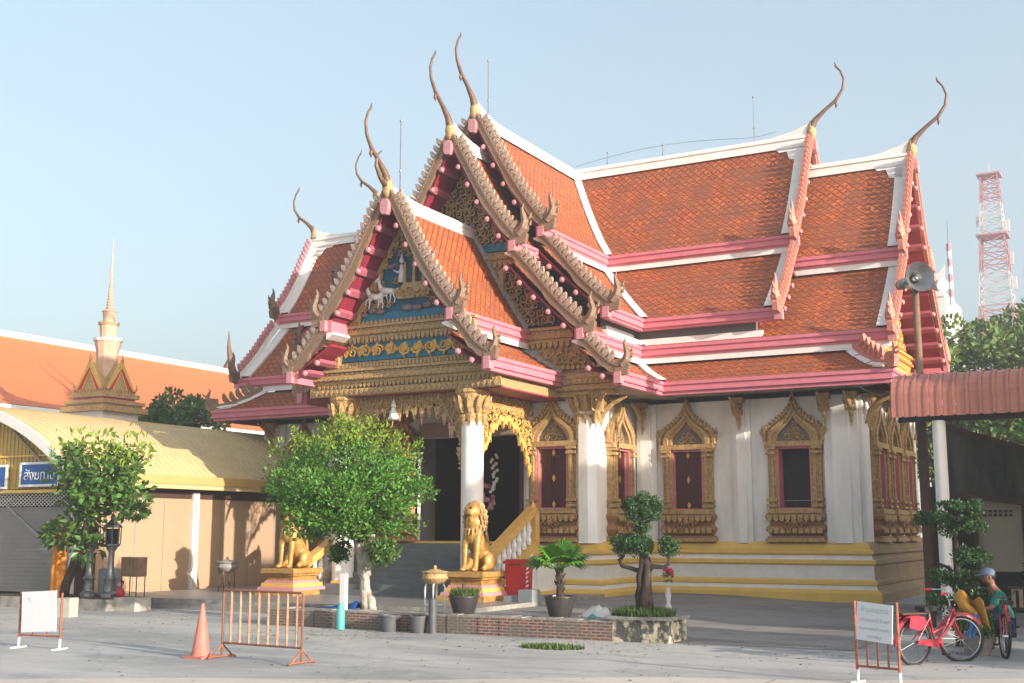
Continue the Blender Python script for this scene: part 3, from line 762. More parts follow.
# interior: floor, back partition so that the doors look into a deep dark room
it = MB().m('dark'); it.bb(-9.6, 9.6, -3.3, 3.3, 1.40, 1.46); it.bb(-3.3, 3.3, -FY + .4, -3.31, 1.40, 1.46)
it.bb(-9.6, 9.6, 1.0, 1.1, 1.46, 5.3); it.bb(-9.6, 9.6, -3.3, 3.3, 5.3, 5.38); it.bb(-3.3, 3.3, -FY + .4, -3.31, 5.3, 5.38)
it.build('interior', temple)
al = MB().m('goldbrown')
for k, (w, h) in enumerate(((1.6, .5), (1.2, .45), (.8, .4))): al.box((-.3, .4 - k * .0, 1.46 + .25 + k * .45), (w, .7 - k * .12, h))
al.lathe([(.3, 0), (.28, .2), (.16, .35), (.2, .6), (.14, .85), (.1, .95), (.12, 1.1), (.03, 1.35)], (-.3, .35, 2.8), 12)
al.build('altar', temple)
pc = MB().m('pinklight')
for i in range(24):
    a = i * 2.4; pc.ball((.15 + ru(-.25, .25), -6.2 + ru(-.2, .2), 2.35 + i * .035 + ru(-.1, .1)), .07, 5)
pc.m('offwhite')
for i in range(18): pc.ball((.45 + ru(-.12, .12), -6.3, 2.9 + i * .06), .05, 5)
pc.build('flower_garland', temple)
# plaster pilasters
for x, w in ((6.85, .5), (9.55, .9), (4.05, .6), (-6.85, .5), (-9.55, .9), (-4.05, .6)):
    pl = MB().m('plaster'); pl.bb(x - w / 2, x + w / 2, -WY - .12, -WY - .002, Z0, 5.38); pl.bb(x - w / 4, x + w / 4, -WY - .2, -WY - .12, Z0, 5.38); pl.build('pilaster', temple)
for y in (-.98, .98): pl = MB().m('plaster'); pl.bb(WX + .002, WX + .12, y - .17, y + .17, Z0, 5.38); pl.build('pilaster', temple)
for y in (-3.3, 3.3): pl = MB().m('plaster'); pl.bb(WX + .003, WX + .1, y - .4, y + .4, Z0, 5.37); pl.build('pilaster', temple)
for x in (3.55, -3.55): pl = MB().m('plaster'); pl.lathe([(.36, 1.5), (.34, 1.6), (.33, 4.75), (.34, 5.5)], (x, -FY + .02, 0), 8, rot=pi / 8); pl.build('pier', temple)
for x in (1.75,): pl = MB().m('plaster'); pl.bb(x, x + .23, -FY - .1, -FY - .002, Z0, 5.3); pl.build('pilaster', temple)

# ---- plinth
foot = [(-WX, -WY), (-3.7, -WY), (-3.7, -FY), (3.7, -FY), (3.7, -WY), (WX, -WY), (WX, WY), (-WX, WY)]
def offs(o):
    n = len(foot); out = []
    for i in range(n):
        a, b, c = foot[i - 1], foot[i], foot[(i + 1) % n]
        def nrm(p, q): l = math.hypot(q[0] - p[0], q[1] - p[1]); return ((q[1] - p[1]) / l, -(q[0] - p[0]) / l)
        n1, n2 = nrm(a, b), nrm(b, c)
        out.append((b[0] + (n1[0] + n2[0]) * o, b[1] + (n1[1] + n2[1]) * o))
    return out
pf = [('yellow', .52, -.3), ('yellow', .52, .24), ('yellow', .44, .31), ('white', .40, .33), ('white', .36, .43), ('yellow', .40, .45), ('yellow', .40, .53), ('yellow', .33, .57), ('white', .31, .58), ('white', .31, .93),
      ('yellow', .33, .94), ('yellow', .38, .98), ('yellow', .38, 1.06), ('white', .30, 1.08), ('white', .24, 1.19), ('yellow', .26, 1.20), ('yellow', .32, 1.24), ('yellow', .32, 1.31), ('yellow', .2, 1.34), ('yellow', .18, 1.47), ('yellow', .10, 1.53), ('yellow', -.1, 1.54)]
pm = MB()
rings = [[(x, y, z) for x, y in offs(o)] for _, o, z in pf]
for k in range(len(pf) - 1):
    pm.m(pf[k + 1][0] if pf[k][0] == pf[k + 1][0] else ('yellow'))
    n = len(foot)
    for i in range(n):
        j = (i + 1) % n
        if i == 5 :  # right end face takes the shade brown on every band
            pm.m('endshade' if pm.mats[pm.cur] == 'yellow' or True else 'white')
        pm.add([rings[k][i], rings[k][j], rings[k + 1][j], rings[k + 1][i]], [(0, 1, 2, 3)])
        if i == 5: pm.m(pf[k + 1][0] if pf[k][0] == pf[k + 1][0] else 'yellow')
pm.build('plinth', temple)

# ---- windows
def make_window():
    w = MB(); F = lambda a, b, t: (a, -t, b)
    # outer stepped jambs
    w.m('gold')
    for sg in (-1, 1):
        for x0, x1, t1 in ((.47, .53, .20), (.53, .60, .26), (.60, .64, .2), (.64, .72, .15)):
            w.prism([(sg * x0, 2.4), (sg * x1, 2.4), (sg * x1, 4.06), (sg * x0, 4.06)], 0, t1, F)
        for z in (2.45, 2.6, 3.85, 3.98): w.prism([(sg * .46, z), (sg * .75, z), (sg * .75, z + .07), (sg * .46, z + .07)], 0, .3, F)
    w.prism([(-.78, 4.06), (.78, 4.06), (.78, 4.20), (-.78, 4.20)], 0, .26, F)
    # ogee arch: layered bands
    half = [(.80, 4.2), (.80, 4.42), (.70, 4.60), (.50, 4.74), (.33, 4.86), (.18, 5.0), (.08, 5.16), (.0, 5.42)]
    inn = [(.46, 4.2), (.44, 4.33), (.36, 4.46), (.24, 4.58), (.13, 4.68), (.06, 4.76), (.02, 4.82), (0, 4.86)]
    for q0, q1, t1, mm in ((0, .36, .14, 'goldbrown'), (.36, .7, .24, 'gold'), (.7, 1, .18, 'goldbrown')):
        w.m(mm)
        for sg in (-1, 1):
            for i in range(7):
                def P(k, q): return (sg * (half[k][0] * (1 - q) + inn[k][0] * q), half[k][1] * (1 - q) + inn[k][1] * q)
                w.prism([P(i, q0), P(i + 1, q0), P(i + 1, q1), P(i, q1)], 0, t1, F)
    w.m('gold')
    for sg in (-1, 1):
        for i in range(7):
            for q in (.25, .75):
                a = half[i][0] * (1 - q) + half[i + 1][0] * q; b = half[i][1] * (1 - q) + half[i + 1][1] * q
                w.prism([(sg * (a - .06), b - .05), (sg * (a + .03), b - .06), (sg * (a + .02), b + .1), (sg * (a - .04), b + .04)], .02, .2, F)
        w.tube([F(sg * .78, 4.35, .12), F(sg * .88, 4.48, .14), F(sg * .84, 4.66, .12)], [.07, .05, .01], 5)
    w.tube([F(0, 5.3, .12), F(0, 5.48, .12), F(0, 5.66, .12)], [.06, .035, .008], 6)
    root = w.build('window')
    p = MB().m('mosaicglass'); p.prism([(-.46, 4.2), (.46, 4.2), (.36, 4.48), (.13, 4.7), (0, 4.84), (-.13, 4.7), (-.36, 4.48)], .02, .05, F)
    p.m('gold'); carve(p, lambda a, b, t: F(a, b, .05 + t), lambda a, z, m: abs(a) + m < .42 - (z - 4.2) * .55 + .06, -.4, .4, 4.32, 4.62, .19, t=.04)
    p.build('arch_panel', root)
    s = MB()
    # lotus sill pedestal
    s.m('lotusred')
    for z0, z1, hw, t1 in ((2.28, 2.40, .72, .34), (1.53, 1.62, .80, .32), (1.62, 1.68, .76, .26)):
        s.m('gold' if z1 > 2.3 or z1 < 1.65 else 'lotusred'); s.prism([(-hw, z0), (hw, z0), (hw, z1), (-hw, z1)], 0, t1, F)
    s.m('lotusred')
    prof = [(1.68, .16, .66), (1.78, .26, .74), (1.86, .32, .79), (1.93, .28, .76), (1.98, .2, .7), (2.05, .22, .7), (2.13, .32, .77), (2.21, .35, .79), (2.28, .30, .75)]
    for (za, ta, ha), (zb, tb, hb) in zip(prof, prof[1:]):
        s.add([(-ha, 0, za), (-ha, -ta, za), (ha, -ta, za), (ha, 0, za), (-hb, 0, zb), (-hb, -tb, zb), (hb, -tb, zb), (hb, 0, zb)], [(0, 1, 5, 4), (1, 2, 6, 5), (2, 3, 7, 6)])
    s.m('gold')
    for k in range(9):
        x = -.66 + k * .165
        s.prism([(x - .065, 2.12), (x, 2.05), (x + .065, 2.12), (x + .06, 2.24), (x - .06, 2.24)], .34, .375, F)
        s.prism([(x - .065, 1.86), (x, 1.93), (x + .065, 1.86), (x + .06, 1.76), (x - .06, 1.76)], .31, .345, F)
    s.m('lotusred')
    for sg in (-1, 1): scroll(s, lambda a, b, t: F(a, b, .33 + t), sg * .16, 1.98, .13, 0, sg, t=.05)
    s.ball(F(0, 2.05, .36), .09, 6)
    s.build('sill', root)
    j = MB().m('pink')
    for sg in (-1, 1): j.prism([(sg * .42, 2.40), (sg * .47, 2.40), (sg * .47, 4.06), (sg * .42, 4.06)], -.3, .18, F)
    j.prism([(-.42, 4.0), (.42, 4.0), (.42, 4.06), (-.42, 4.06)], -.3, .16, F); j.prism([(-.42, 2.40), (.42, 2.40), (.42, 2.43), (-.42, 2.43)], -.3, .16, F)
    j.build('jamb', root)
    return root
def make_shutter(parent, open_=False):
    s = MB(); F = lambda a, b, t: (a, -t, b)
    if open_:
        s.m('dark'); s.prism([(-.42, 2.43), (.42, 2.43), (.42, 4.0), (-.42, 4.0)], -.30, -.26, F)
        s.m('steel'); s.tube([F(-.42, 2.62, -.1), F(.42, 2.62, -.1)], .012, 5); s.m('maroon'); s.prism([(.30, 2.43), (.42, 2.43), (.42, 4.0), (.30, 4.0)], -.25, -.22, F)
        s.build('pane', parent); return
    s.m('maroon')
    for sg in (-1, 1):
        s.prism([(sg * .005, 2.43), (sg * .42, 2.43), (sg * .42, 4.0), (sg * .005, 4.0)], .0, .03, F)
        for z0, z1 in ((2.5, 2.95), (3.0, 3.45), (3.5, 3.94)):
            s.prism([(sg * .08, z0), (sg * .37, z0), (sg * .37, z1), (sg * .08, z1)], .03, .05, F)
    s.m('goldbright')
    for z in (2.52, 3.22, 3.9):
        s.prism([(-.05, z), (0, z - .1), (.05, z), (0, z + .1)], .05, .09, F)
    s.m('gold'); s.prism([(.39, 2.43), (.42, 2.43), (.42, 4.0), (.39, 4.0)], .03, .06, F); s.prism([(-.42, 2.43), (-.39, 2.43), (-.39, 4.0), (-.42, 4.0)], .03, .06, F)
    s.build('shutter', parent)
w0 = make_window(); make_shutter(w0)
wopen = make_window(); make_shutter(wopen, True)
wopen['label'] = 'gilded arched window with its shutters open on a dark room'
w0.parent = temple; wopen.parent = temple
usedw = False
for x, y, rz, op in win:
    if op: o = wopen
    elif not usedw: o = w0; usedw = True
    else: o = copy_tree(w0, temple)
    o.location = (x, y, 0); o.rotation_euler = (0, 0, rz)

# ---- columns of the porch
def capital(mb, x, y, z0, z1, r):
    mb.m('gold')
    mb.lathe([(r * 1.02, z0 - .12), (r * 1.1, z0), (r * 1.0, z0 + .08), (r * 1.12, z0 + .14), (r * 1.15, z0 + .3), (r * 1.45, z1 - .12), (r * 1.6, z1 - .08), (r * 1.6, z1)], (x, y, 0), 12)
    n = 10
    for k in range(n):
        a = 2 * pi * k / n; c, s_ = cos(a), sin(a)
        P = [(x + c * rr * r, y + s_ * rr * r, z) for rr, z in ((1.12, z0 + .1), (1.32, z0 + .25), (1.5, z0 + .42), (1.72, z0 + .52))]
        mb.tube(P, [.05, .085, .07, .015], 5)
        P = [(x + c * rr * r, y + s_ * rr * r, z) for rr, z in ((1.08, z0 + .05), (1.1, z0 - .1), (1.06, z0 - .24))]
        mb.tube(P, [.05, .05, .008], 4)
for sx in (-1, 1):
    c = MB(); x, y = sx * 1.95, -10.0
    c.m('white'); c.lathe([(.30, .5), (.285, .7), (.275, 4.6)], (x, y, 0), 12, cap=False)
    o = c.build('column', temple, auto=40)
    b = MB().m('goldbright'); b.lathe([(.42, .0), (.42, .35), (.36, .42), (.36, .5), (.31, .56)], (x, y, 0), 8, rot=pi / 8); b.build('column_base', o)
    b = MB(); capital(b, x, y, 4.62, 5.3, .28); b.build('capital', o)
for x in (3.55, -3.55): cp = MB(); capital(cp, x, -FY + .02, 4.85, 5.45, .30); cp.build('pier_capital', temple)
# eave brackets
def bracket():
    b = MB().m('gold')
    b.tube([(0, -.02, 4.62), (0, -.12, 4.8), (0, -.2, 5.0), (0, -.45, 5.2), (0, -.85, 5.36)], [.02, .07, .09, .07, .04], 6)
    for z in (4.95, 5.1, 5.25):
        for sg in (-1, 1): b.tube([(0, -.18, z), (sg * .12, -.2, z + .02), (sg * .15, -.2, z + .16)], [.06, .045, .01], 5)
    b.tube([(0, -.1, 4.75), (0, -.1, 4.5)], [.06, .01], 5)
    b.prism([(-.16, 5.28), (.16, 5.28), (.16, 5.42), (-.16, 5.42)], 0, .3, lambda a, z, t: (a, -t, z))
    for k in range(4): b.tube([(-.14 + k * .093, -.26, 5.28), (-.14 + k * .093, -.27, 5.1)], [.04, .01], 4)
    return b.build('eave_bracket', temple)
br0 = bracket(); first = True
for x, y, rz in ((6.85, -WY - .2, 0), (9.2, -WY - .2, 0), (9.9, -WY - .2, 0), (4.0, -WY - .2, 0), (WX + .1, -3.4, pi / 2), (WX + .1, -.98, pi / 2), (WX + .1, .98, pi / 2), (WX + .1, 3.3, pi / 2), (3.72, -6.4, pi / 2), (3.85, -FY - .2, pi / 4), (-6.85, -WY - .2, 0), (-9.5, -WY - .2, 0)):
    o = br0 if first else br0.copy()
    if not first: COL.objects.link(o)
    first = False; o.location = (x, y, 0); o.rotation_euler = (0, 0, rz)

# ---- lace between columns
lace = MB().m('gold'); gl = lambda a, b, t: fF(10.0 + t, a, b)
def lb(a):
    x = abs(a)
    return 5.3 - (.42 + .10 * abs(sin(a * 4.2)) + (1.35 * max(0, (x - .95) / .75) ** 1.6 if x > .95 else 0))
carve(lace, gl, lambda a, z, m: z - m * .7 > lb(a) and abs(a) < 1.7, -1.7, 1.7, 3.7, 5.2, .24, t=.05)
lace.m('goldbrown')
n = 40
for i in range(n):
    a0, a1 = -1.7 + 3.4 * i / n, -1.7 + 3.4 * (i + 1) / n
    lace.prism([(a0, 5.3), (a1, 5.3), (a1, lb(a1) + .16), (a0, lb(a0) + .16)], -.04, -.0, gl)
lace.m('gold')
for i in range(15):
    a = -1.6 + 3.2 * i / 14; z = lb(a) + .12
    lace.prism([(a - .09, z), (a + .09, z), (a + .05, z - .14), (a, z - .3), (a - .05, z - .14)], -.02, .05, gl)
for x in (-1.3, -.45, .45, 1.3): 
    lace.m('pinklight'); lace.tube([gl(x, lb(x) + .1, .02), gl(x, lb(x) - .3, .02)], [.05, .01], 5)
for sx in (-1, 1):   # serrated strip down the inside of the column
    lace.m('goldbrown')
    for k in range(16): lace.prism([(sx * 1.66, 3.3 + k * .12), (sx * 1.54, 3.36 + k * .12), (sx * 1.66, 3.41 + k * .12)], -.02, .04, gl)
lace.build('porch_valance', temple)
fig = MB().m('offwhite'); q = gl(-.35, 4.72, .12)
fig.ball((q[0], q[1], q[2] + .30), .07, 6); fig.tube([(q[0], q[1], q[2] + .34), (q[0], q[1], q[2] + .46)], [.05, .01], 6)
fig.tube([(q[0], q[1], q[2] + .24), (q[0], q[1], q[2] + .1), q], [.05, .1, .12], 8); fig.ball((q[0], q[1], q[2] - .02), .16, 7, (1, .6, .45))
fig.build('deity_figure', temple)
for sg in (1, -1):
    side = MB()
    gs = lambda a, b, t, sg=sg: (sg * (1.95 + t), -a, b)     # a = distance along porch, from 10 (column) to 6.7 (wall)
    def ls(a):
        x = abs(a - 8.35) / 1.35
        return 4.62 - 1.25 * x ** 2.2 + .06 * sin(a * 14)
    side.m('goldbright')
    for i in range(30):
        a0, a1 = 7.02 + 2.66 * i / 30, 7.02 + 2.66 * (i + 1) / 30
        side.prism([(a0, ls(a0) + .16), (a1, ls(a1) + .16), (a1, ls(a1)), (a0, ls(a0))], -.05, .06, gs)
        if i % 2 == 0: side.prism([(a0, ls(a0)), (a1, ls(a1)), ((a0 + a1) / 2, ls(a0) - .12)], -.02, .05, gs)
    carve(side, gs, lambda a, z, m: z - m * .5 > ls(a) + .05 and 7.0 < a < 9.7, 6.9, 9.75, 3.5, 5.2, .26, t=.05)
    side.m('goldbrown'); side.prism([(6.75, 5.02), (10.2, 5.02), (10.2, 5.3), (6.75, 5.3)], -.1, .02, gs)
    teeth(side, gs, 6.8, 9.7, 5.02, w=.12, h=.12, t0=-.05, t1=.05)
    side.m('crimson'); side.prism([(6.75, 2.6), (6.85, 2.6), (6.85, 4.3), (6.75, 4.3)], -.03, .06, gs)
    side.m('goldbrown'); side.bb(sg * 1.6, sg * 2.85, -10.4, -6.75, 5.3, 5.6)
    side.build('side_arch', temple)
# ---- stairs, porch floor, balustrade
st = MB().m('steptile')
ns = 9; y0, y1 = -10.75, -8.3; z0_ = .2
for k in range(ns):
    za = z0_ + (1.48 - z0_) * (k + 1) / ns; ya = y0 + (y1 - y0) * k / ns
    st.bb(-2.4, 2.4, ya, -FY - .02 - k * .001, za - .16, za)
st.m('yellow'); st.bb(-2.95, 2.95, -8.3, -FY - .55, -.2, .3); st.m('white'); st.bb(-2.85, 2.85, -8.25, -FY - .5, .3, 1.2); st.m('yellow'); st.bb(-2.95, 2.95, -8.3, -FY - .45, 1.2, 1.44)
st.build('stairs', temple)
for sx in (-1, 1):
    b = MB(); x = sx * 2.6
    b.m('goldbright')
    b.prism([(10.6, .30), (8.1, 1.55), (8.1, 1.40), (10.6, .1)], -.16, .16, lambda a, z, t, x=x: (x + t, -a, z))
    b.prism([(10.75, .88), (8.1, 2.22), (8.1, 2.42), (10.75, 1.08)], -.13, .13, lambda a, z, t, x=x: (x + t, -a, z))
    b.box((x, -8.02, 1.85), (.26, .22, .95)); b.lathe([(.11, 0), (.14, .05), (.08, .1), (.04, .2), (.01, .26)], (x, -8.02, 2.32), 10)
    o = b.build('balustrade', temple)
    bb_ = MB().m('white')
    for k in range(9):
        a = 10.35 - k * .26; z = .30 + (10.6 - a) * .5
        bb_.lathe([(.05, 0), (.08, .1), (.05, .2), (.09, .36), (.05, .5), (.06, .66)], (x, -a, z), 8)
    bb_.m('white'); bb_.prism([(10.6, .0), (8.2, .0), (8.2, 1.40), (10.6, .12)], -.14, .14, lambda a, z, t, x=x: (x + t, -a, z))
    bb_.build('baluster', o)
# lightning rods along the ridges
rods = MB().m('steel')
for x, y, z, h in ((6.3, 0, 13.9, 1.6), (1.2, 0, 13.9, .55), (3.2, 0, 13.9, .5), (0, -6.0, 13.9, 1.9), (0, -10.6, 10.4, 2.1)):
    rods.tube([(x, y + .1, z), (x, y + .1, z + h)], [.02, .012], 5); rods.ball((x, y + .1, z + h), .035, 5); rods.ball((x, y + .1, z + h * .35), .035, 5)
rods.tube([(x_, .12, 14.15 + .25 * abs(sin(x_ * .5))) for x_ in [k * .5 for k in range(15)]], .008, 4)
rods.build('lightning_rod', temple)
# ================================================================== GROUND
def ground_mat(name, c1, c2, c3, sc=.35, rough=.75, joints=0):
    m, nt, b = new_mat(name); L = nt.links
    g = nt.nodes.new('ShaderNodeNewGeometry')
    def ns(scale, det, stretch=None, dist=0):
        n = nt.nodes.new('ShaderNodeTexNoise'); n.inputs['Scale'].default_value = scale; n.inputs['Detail'].default_value = det; n.inputs['Roughness'].default_value = .68
        n.inputs['Distortion'].default_value = dist
        if stretch:
            mp = nt.nodes.new('ShaderNodeMapping'); mp.inputs['Rotation'].default_value = (0, 0, radians(-29)); mp.inputs['Scale'].default_value = stretch
            L.new(g.outputs['Position'], mp.inputs['Vector']); L.new(mp.outputs[0], n.inputs['Vector'])
        else: L.new(g.outputs['Position'], n.inputs['Vector'])
        return n
    a = ns(sc, 8, (.5, 1.6, 1), .6); c = nt.nodes.new('ShaderNodeValToRGB')
    c.color_ramp.elements[0].position = .40; c.color_ramp.elements[1].position = .56
    c.color_ramp.elements[0].color = rgba(c2); c.color_ramp.elements[1].color = rgba(c1)
    L.new(a.outputs['Fac'], c.inputs['Fac'])
    d = ns(sc * 5, 6, (.6, 1.5, 1)); c2_ = nt.nodes.new('ShaderNodeValToRGB')
    c2_.color_ramp.elements[0].position = .52; c2_.color_ramp.elements[1].position = .72
    c2_.color_ramp.elements[0].color = (0, 0, 0, 1); c2_.color_ramp.elements[1].color = (.7, .7, .7, 1)
    L.new(d.outputs['Fac'], c2_.inputs['Fac'])
    mx = nt.nodes.new('ShaderNodeMix'); mx.data_type = 'RGBA'; L.new(c2_.outputs[0], mx.inputs[0]); L.new(c.outputs[0], mx.inputs[6]); mx.inputs[7].default_value = rgba(c3)
    out = mx.outputs[2]
    e = ns(28, 5)
    mm = nt.nodes.new('ShaderNodeMix'); mm.data_type = 'RGBA'; mm.blend_type = 'OVERLAY'; mm.inputs[0].default_value = .35
    L.new(out, mm.inputs[6]); L.new(e.outputs['Color'], mm.inputs[7])
    hs = nt.nodes.new('ShaderNodeHueSaturation'); hs.inputs['Saturation'].default_value = .8; L.new(mm.outputs[2], hs.inputs['Color'])
    out = hs.outputs[0]
    vo = nt.nodes.new('ShaderNodeTexVoronoi'); vo.feature = 'DISTANCE_TO_EDGE'; vo.inputs['Scale'].default_value = .33
    wn = ns(1.4, 6); vm = nt.nodes.new('ShaderNodeVectorMath'); vm.operation = 'MULTIPLY_ADD'; vm.inputs[1].default_value = (1.1, 1.1, 0)
    L.new(wn.outputs['Color'], vm.inputs[0]); L.new(g.outputs['Position'], vm.inputs[2]); L.new(vm.outputs[0], vo.inputs['Vector'])
    lt_ = nt.nodes.new('ShaderNodeMapRange'); lt_.inputs['From Min'].default_value = .0; lt_.inputs['From Max'].default_value = .012; lt_.inputs['To Min'].default_value = .3; lt_.inputs['To Max'].default_value = 0
    L.new(vo.outputs['Distance'], lt_.inputs['Value'])
    m4 = nt.nodes.new('ShaderNodeMix'); m4.data_type = 'RGBA'; L.new(lt_.outputs[0], m4.inputs[0]); L.new(out, m4.inputs[6]); m4.inputs[7].default_value = (.08, .08, .075, 1)
    out = m4.outputs[2]
    if joints:
        br = nt.nodes.new('ShaderNodeTexBrick'); br.offset = 0; br.inputs['Scale'].default_value = 1; br.inputs['Brick Width'].default_value = joints; br.inputs['Row Height'].default_value = joints
        br.inputs['Mortar Size'].default_value = .012; br.inputs['Mortar Smooth'].default_value = .4
        L.new(g.outputs['Position'], br.inputs['Vector'])
        m3 = nt.nodes.new('ShaderNodeMix'); m3.data_type = 'RGBA'; L.new(br.outputs['Fac'], m3.inputs[0]); L.new(out, m3.inputs[6]); m3.inputs[7].default_value = (.11, .11, .10, 1)
        out = m3.outputs[2]
    L.new(out, b.inputs['Base Color'])
    mr = nt.nodes.new('ShaderNodeMapRange'); mr.inputs['To Min'].default_value = rough - .18; mr.inputs['To Max'].default_value = rough + .12
    L.new(a.outputs['Fac'], mr.inputs['Value']); L.new(mr.outputs[0], b.inputs['Roughness'])
    bp = nt.nodes.new('ShaderNodeBump'); bp.inputs['Strength'].default_value = .25; bp.inputs['Distance'].default_value = .02
    L.new(e.outputs['Fac'], bp.inputs['Height']); L.new(bp.outputs[0], b.inputs['Normal'])
    return m
M['asphalt'] = ground_mat('grey_paving', (.38,.39,.38), (.24,.26,.265), (.46,.455,.43), .3)
M['tansheet'] = ground_mat('tan_ground', (.52,.465,.395), (.43,.40,.35), (.56,.51,.44), .3, joints=4.5)
M['terrace'] = ground_mat('dark_terrace_concrete', (.24,.24,.225), (.145,.15,.15), (.31,.30,.27), .45, joints=1.2)
M['floor'] = ground_mat('porch_tiles', (.20,.21,.21), (.15,.16,.165), (.25,.25,.24), .8, rough=.45, joints=.4)
def brick_mat():
    m, nt, b = new_mat('old_bricks'); L = nt.links
    g = nt.nodes.new('ShaderNodeNewGeometry'); sp = nt.nodes.new('ShaderNodeSeparateXYZ'); L.new(g.outputs['Position'], sp.inputs[0])
    ad = nt.nodes.new('ShaderNodeMath'); ad.operation = 'ADD'; L.new(sp.outputs[0], ad.inputs[0]); L.new(sp.outputs[1], ad.inputs[1])
    cb = nt.nodes.new('ShaderNodeCombineXYZ'); L.new(ad.outputs[0], cb.inputs[0]); L.new(sp.outputs[2], cb.inputs[1])
    br = nt.nodes.new('ShaderNodeTexBrick'); br.inputs['Scale'].default_value = 1; br.inputs['Brick Width'].default_value = .17; br.inputs['Row Height'].default_value = .052
    br.inputs['Mortar Size'].default_value = .012; br.inputs['Color1'].default_value = (.20, .055, .035, 1); br.inputs['Color2'].default_value = (.10, .04, .03, 1); br.inputs['Mortar'].default_value = (.26, .23, .20, 1)
    L.new(cb.outputs[0], br.inputs['Vector'])
    n = nt.nodes.new('ShaderNodeTexNoise'); n.inputs['Scale'].default_value = 1.7; n.inputs['Detail'].default_value = 7; n.inputs['Roughness'].default_value = .75; L.new(g.outputs['Position'], n.inputs['Vector'])
    c = nt.nodes.new('ShaderNodeValToRGB'); c.color_ramp.elements[0].position = .44; c.color_ramp.elements[1].position = .58; c.color_ramp.elements[0].color = (0, 0, 0, 1); c.color_ramp.elements[1].color = (.85, .85, .85, 1)
    L.new(n.outputs['Fac'], c.inputs['Fac'])
    mx = nt.nodes.new('ShaderNodeMix'); mx.data_type = 'RGBA'; L.new(c.outputs[0], mx.inputs[0]); L.new(br.outputs[0], mx.inputs[6]); mx.inputs[7].default_value = (.13, .125, .11, 1)
    L.new(mx.outputs[2], b.inputs['Base Color']); b.inputs['Roughness'].default_value = .9
    bp = nt.nodes.new('ShaderNodeBump'); bp.invert = True; bp.inputs['Strength'].default_value = .8; bp.inputs['Distance'].default_value = .015; L.new(br.outputs['Fac'], bp.inputs['Height']); L.new(bp.outputs[0], b.inputs['Normal'])
    return m
M['brick'] = brick_mat()
M['lime'] = mat('peeling_limewash', (.52,.47,.34), .9, col2=(.075,.08,.075), scale=3.5, sharp=1, bump=.5, detail=8)

g = MB().m('asphalt'); g.add([(-600, -200, 0), (600, -200, 0), (600, 1000, 0), (-600, 1000, 0)], [(0, 1, 2, 3)])
tag(g.build('ground'), 'grey worn paving of the temple courtyard', kind='structure')
ap = MB().m('tansheet')  # paler tan sheet over the near paving, with a wavy far edge
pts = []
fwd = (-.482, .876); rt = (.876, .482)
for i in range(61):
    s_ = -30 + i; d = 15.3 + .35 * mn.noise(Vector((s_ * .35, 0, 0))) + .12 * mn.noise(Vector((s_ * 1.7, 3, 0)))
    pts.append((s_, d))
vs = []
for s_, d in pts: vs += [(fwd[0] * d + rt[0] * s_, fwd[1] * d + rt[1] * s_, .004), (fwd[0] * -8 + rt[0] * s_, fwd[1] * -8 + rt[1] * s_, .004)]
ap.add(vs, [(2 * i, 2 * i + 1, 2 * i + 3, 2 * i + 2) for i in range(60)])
tag(ap.build('road'), 'paler tan sheet over the foreground paving', kind='structure')
te = MB().m('terrace')
def ss(a, b, x): q = min(1, max(0, (x - a) / (b - a))); return q * q * (3 - 2 * q)
def th(x, y):
    h = .30 + (.14 - .30) * ss(19.3, 22, y)
    k = 1 - ss(-11.5, -7.6, x)
    if y < 20.2: k = 1 - ss(-8.6, -7.45, x)
    return .008 + (h - .008) * max(0, k)
X0, X1, Y0, Y1 = -15.6, -4.5, 19.0, 31.8
te.grid(lambda a, b: (X0 + (X1 - X0) * a, Y0 + (Y1 - Y0) * b, th(X0 + (X1 - X0) * a, Y0 + (Y1 - Y0) * b)), 44, 50)
te.bb(-24.3, X0, 21.45, 31.8, -.1, .14); te.bb(X0 - .1, X0, 19.0, 21.45, -.1, .28)
tag(te.build('terrace', smooth=False), 'dark stained terrace paving round the temple', kind='structure')
pf_ = MB().m('floor'); pf_.bb(-24.1, -12.9, 21.6, 28.2, .0, .225)
pf_.m('concrete'); pf_.bb(-24.1, -12.86, 21.53, 21.60, .0, .235); pf_.bb(-12.9, -12.84, 21.6, 28.2, .0, .235)
tag(pf_.build('porch_pavement'), 'low tiled platform in front of the temple stairs', kind='structure')
# brick retaining wall
bw = MB(); 
n = 34
for i in range(n):
    x0, x1 = -15.7 + i * .215, -15.7 + (i + 1) * .215
    t = .30 + .03 * mn.noise(Vector((i * .6, 0, 0)))
    bw.m('brick'); bw.bb(x0, x1 - .0, 18.72 + .035 * mn.noise(Vector((i * .9, 5, 0))), 19.15, -.05, t)
    bw.m('concrete'); bw.bb(x0, x1, 18.74, 19.16, t, t + .03)
tag(bw.build('brick_wall'), 'low crumbling red brick retaining wall along the terrace front', 'low wall')
pl_ = MB()
pl_.m('lime'); pl_.bb(-8.45, -7.4, 18.75, 19.55, -.05, .36); pl_.m('concrete'); pl_.bb(-8.5, -7.36, 18.70, 19.6, .36, .41)
pl_.m('soil'); pl_.lathe([(.5, .40), (.3, .47), (.05, .49)], (-7.93, 19.15, 0), 12, sx=1, sy=.7)
tag(pl_.build('stone_planter'), 'square peeling limewashed planter at the end of the brick wall', 'planter')

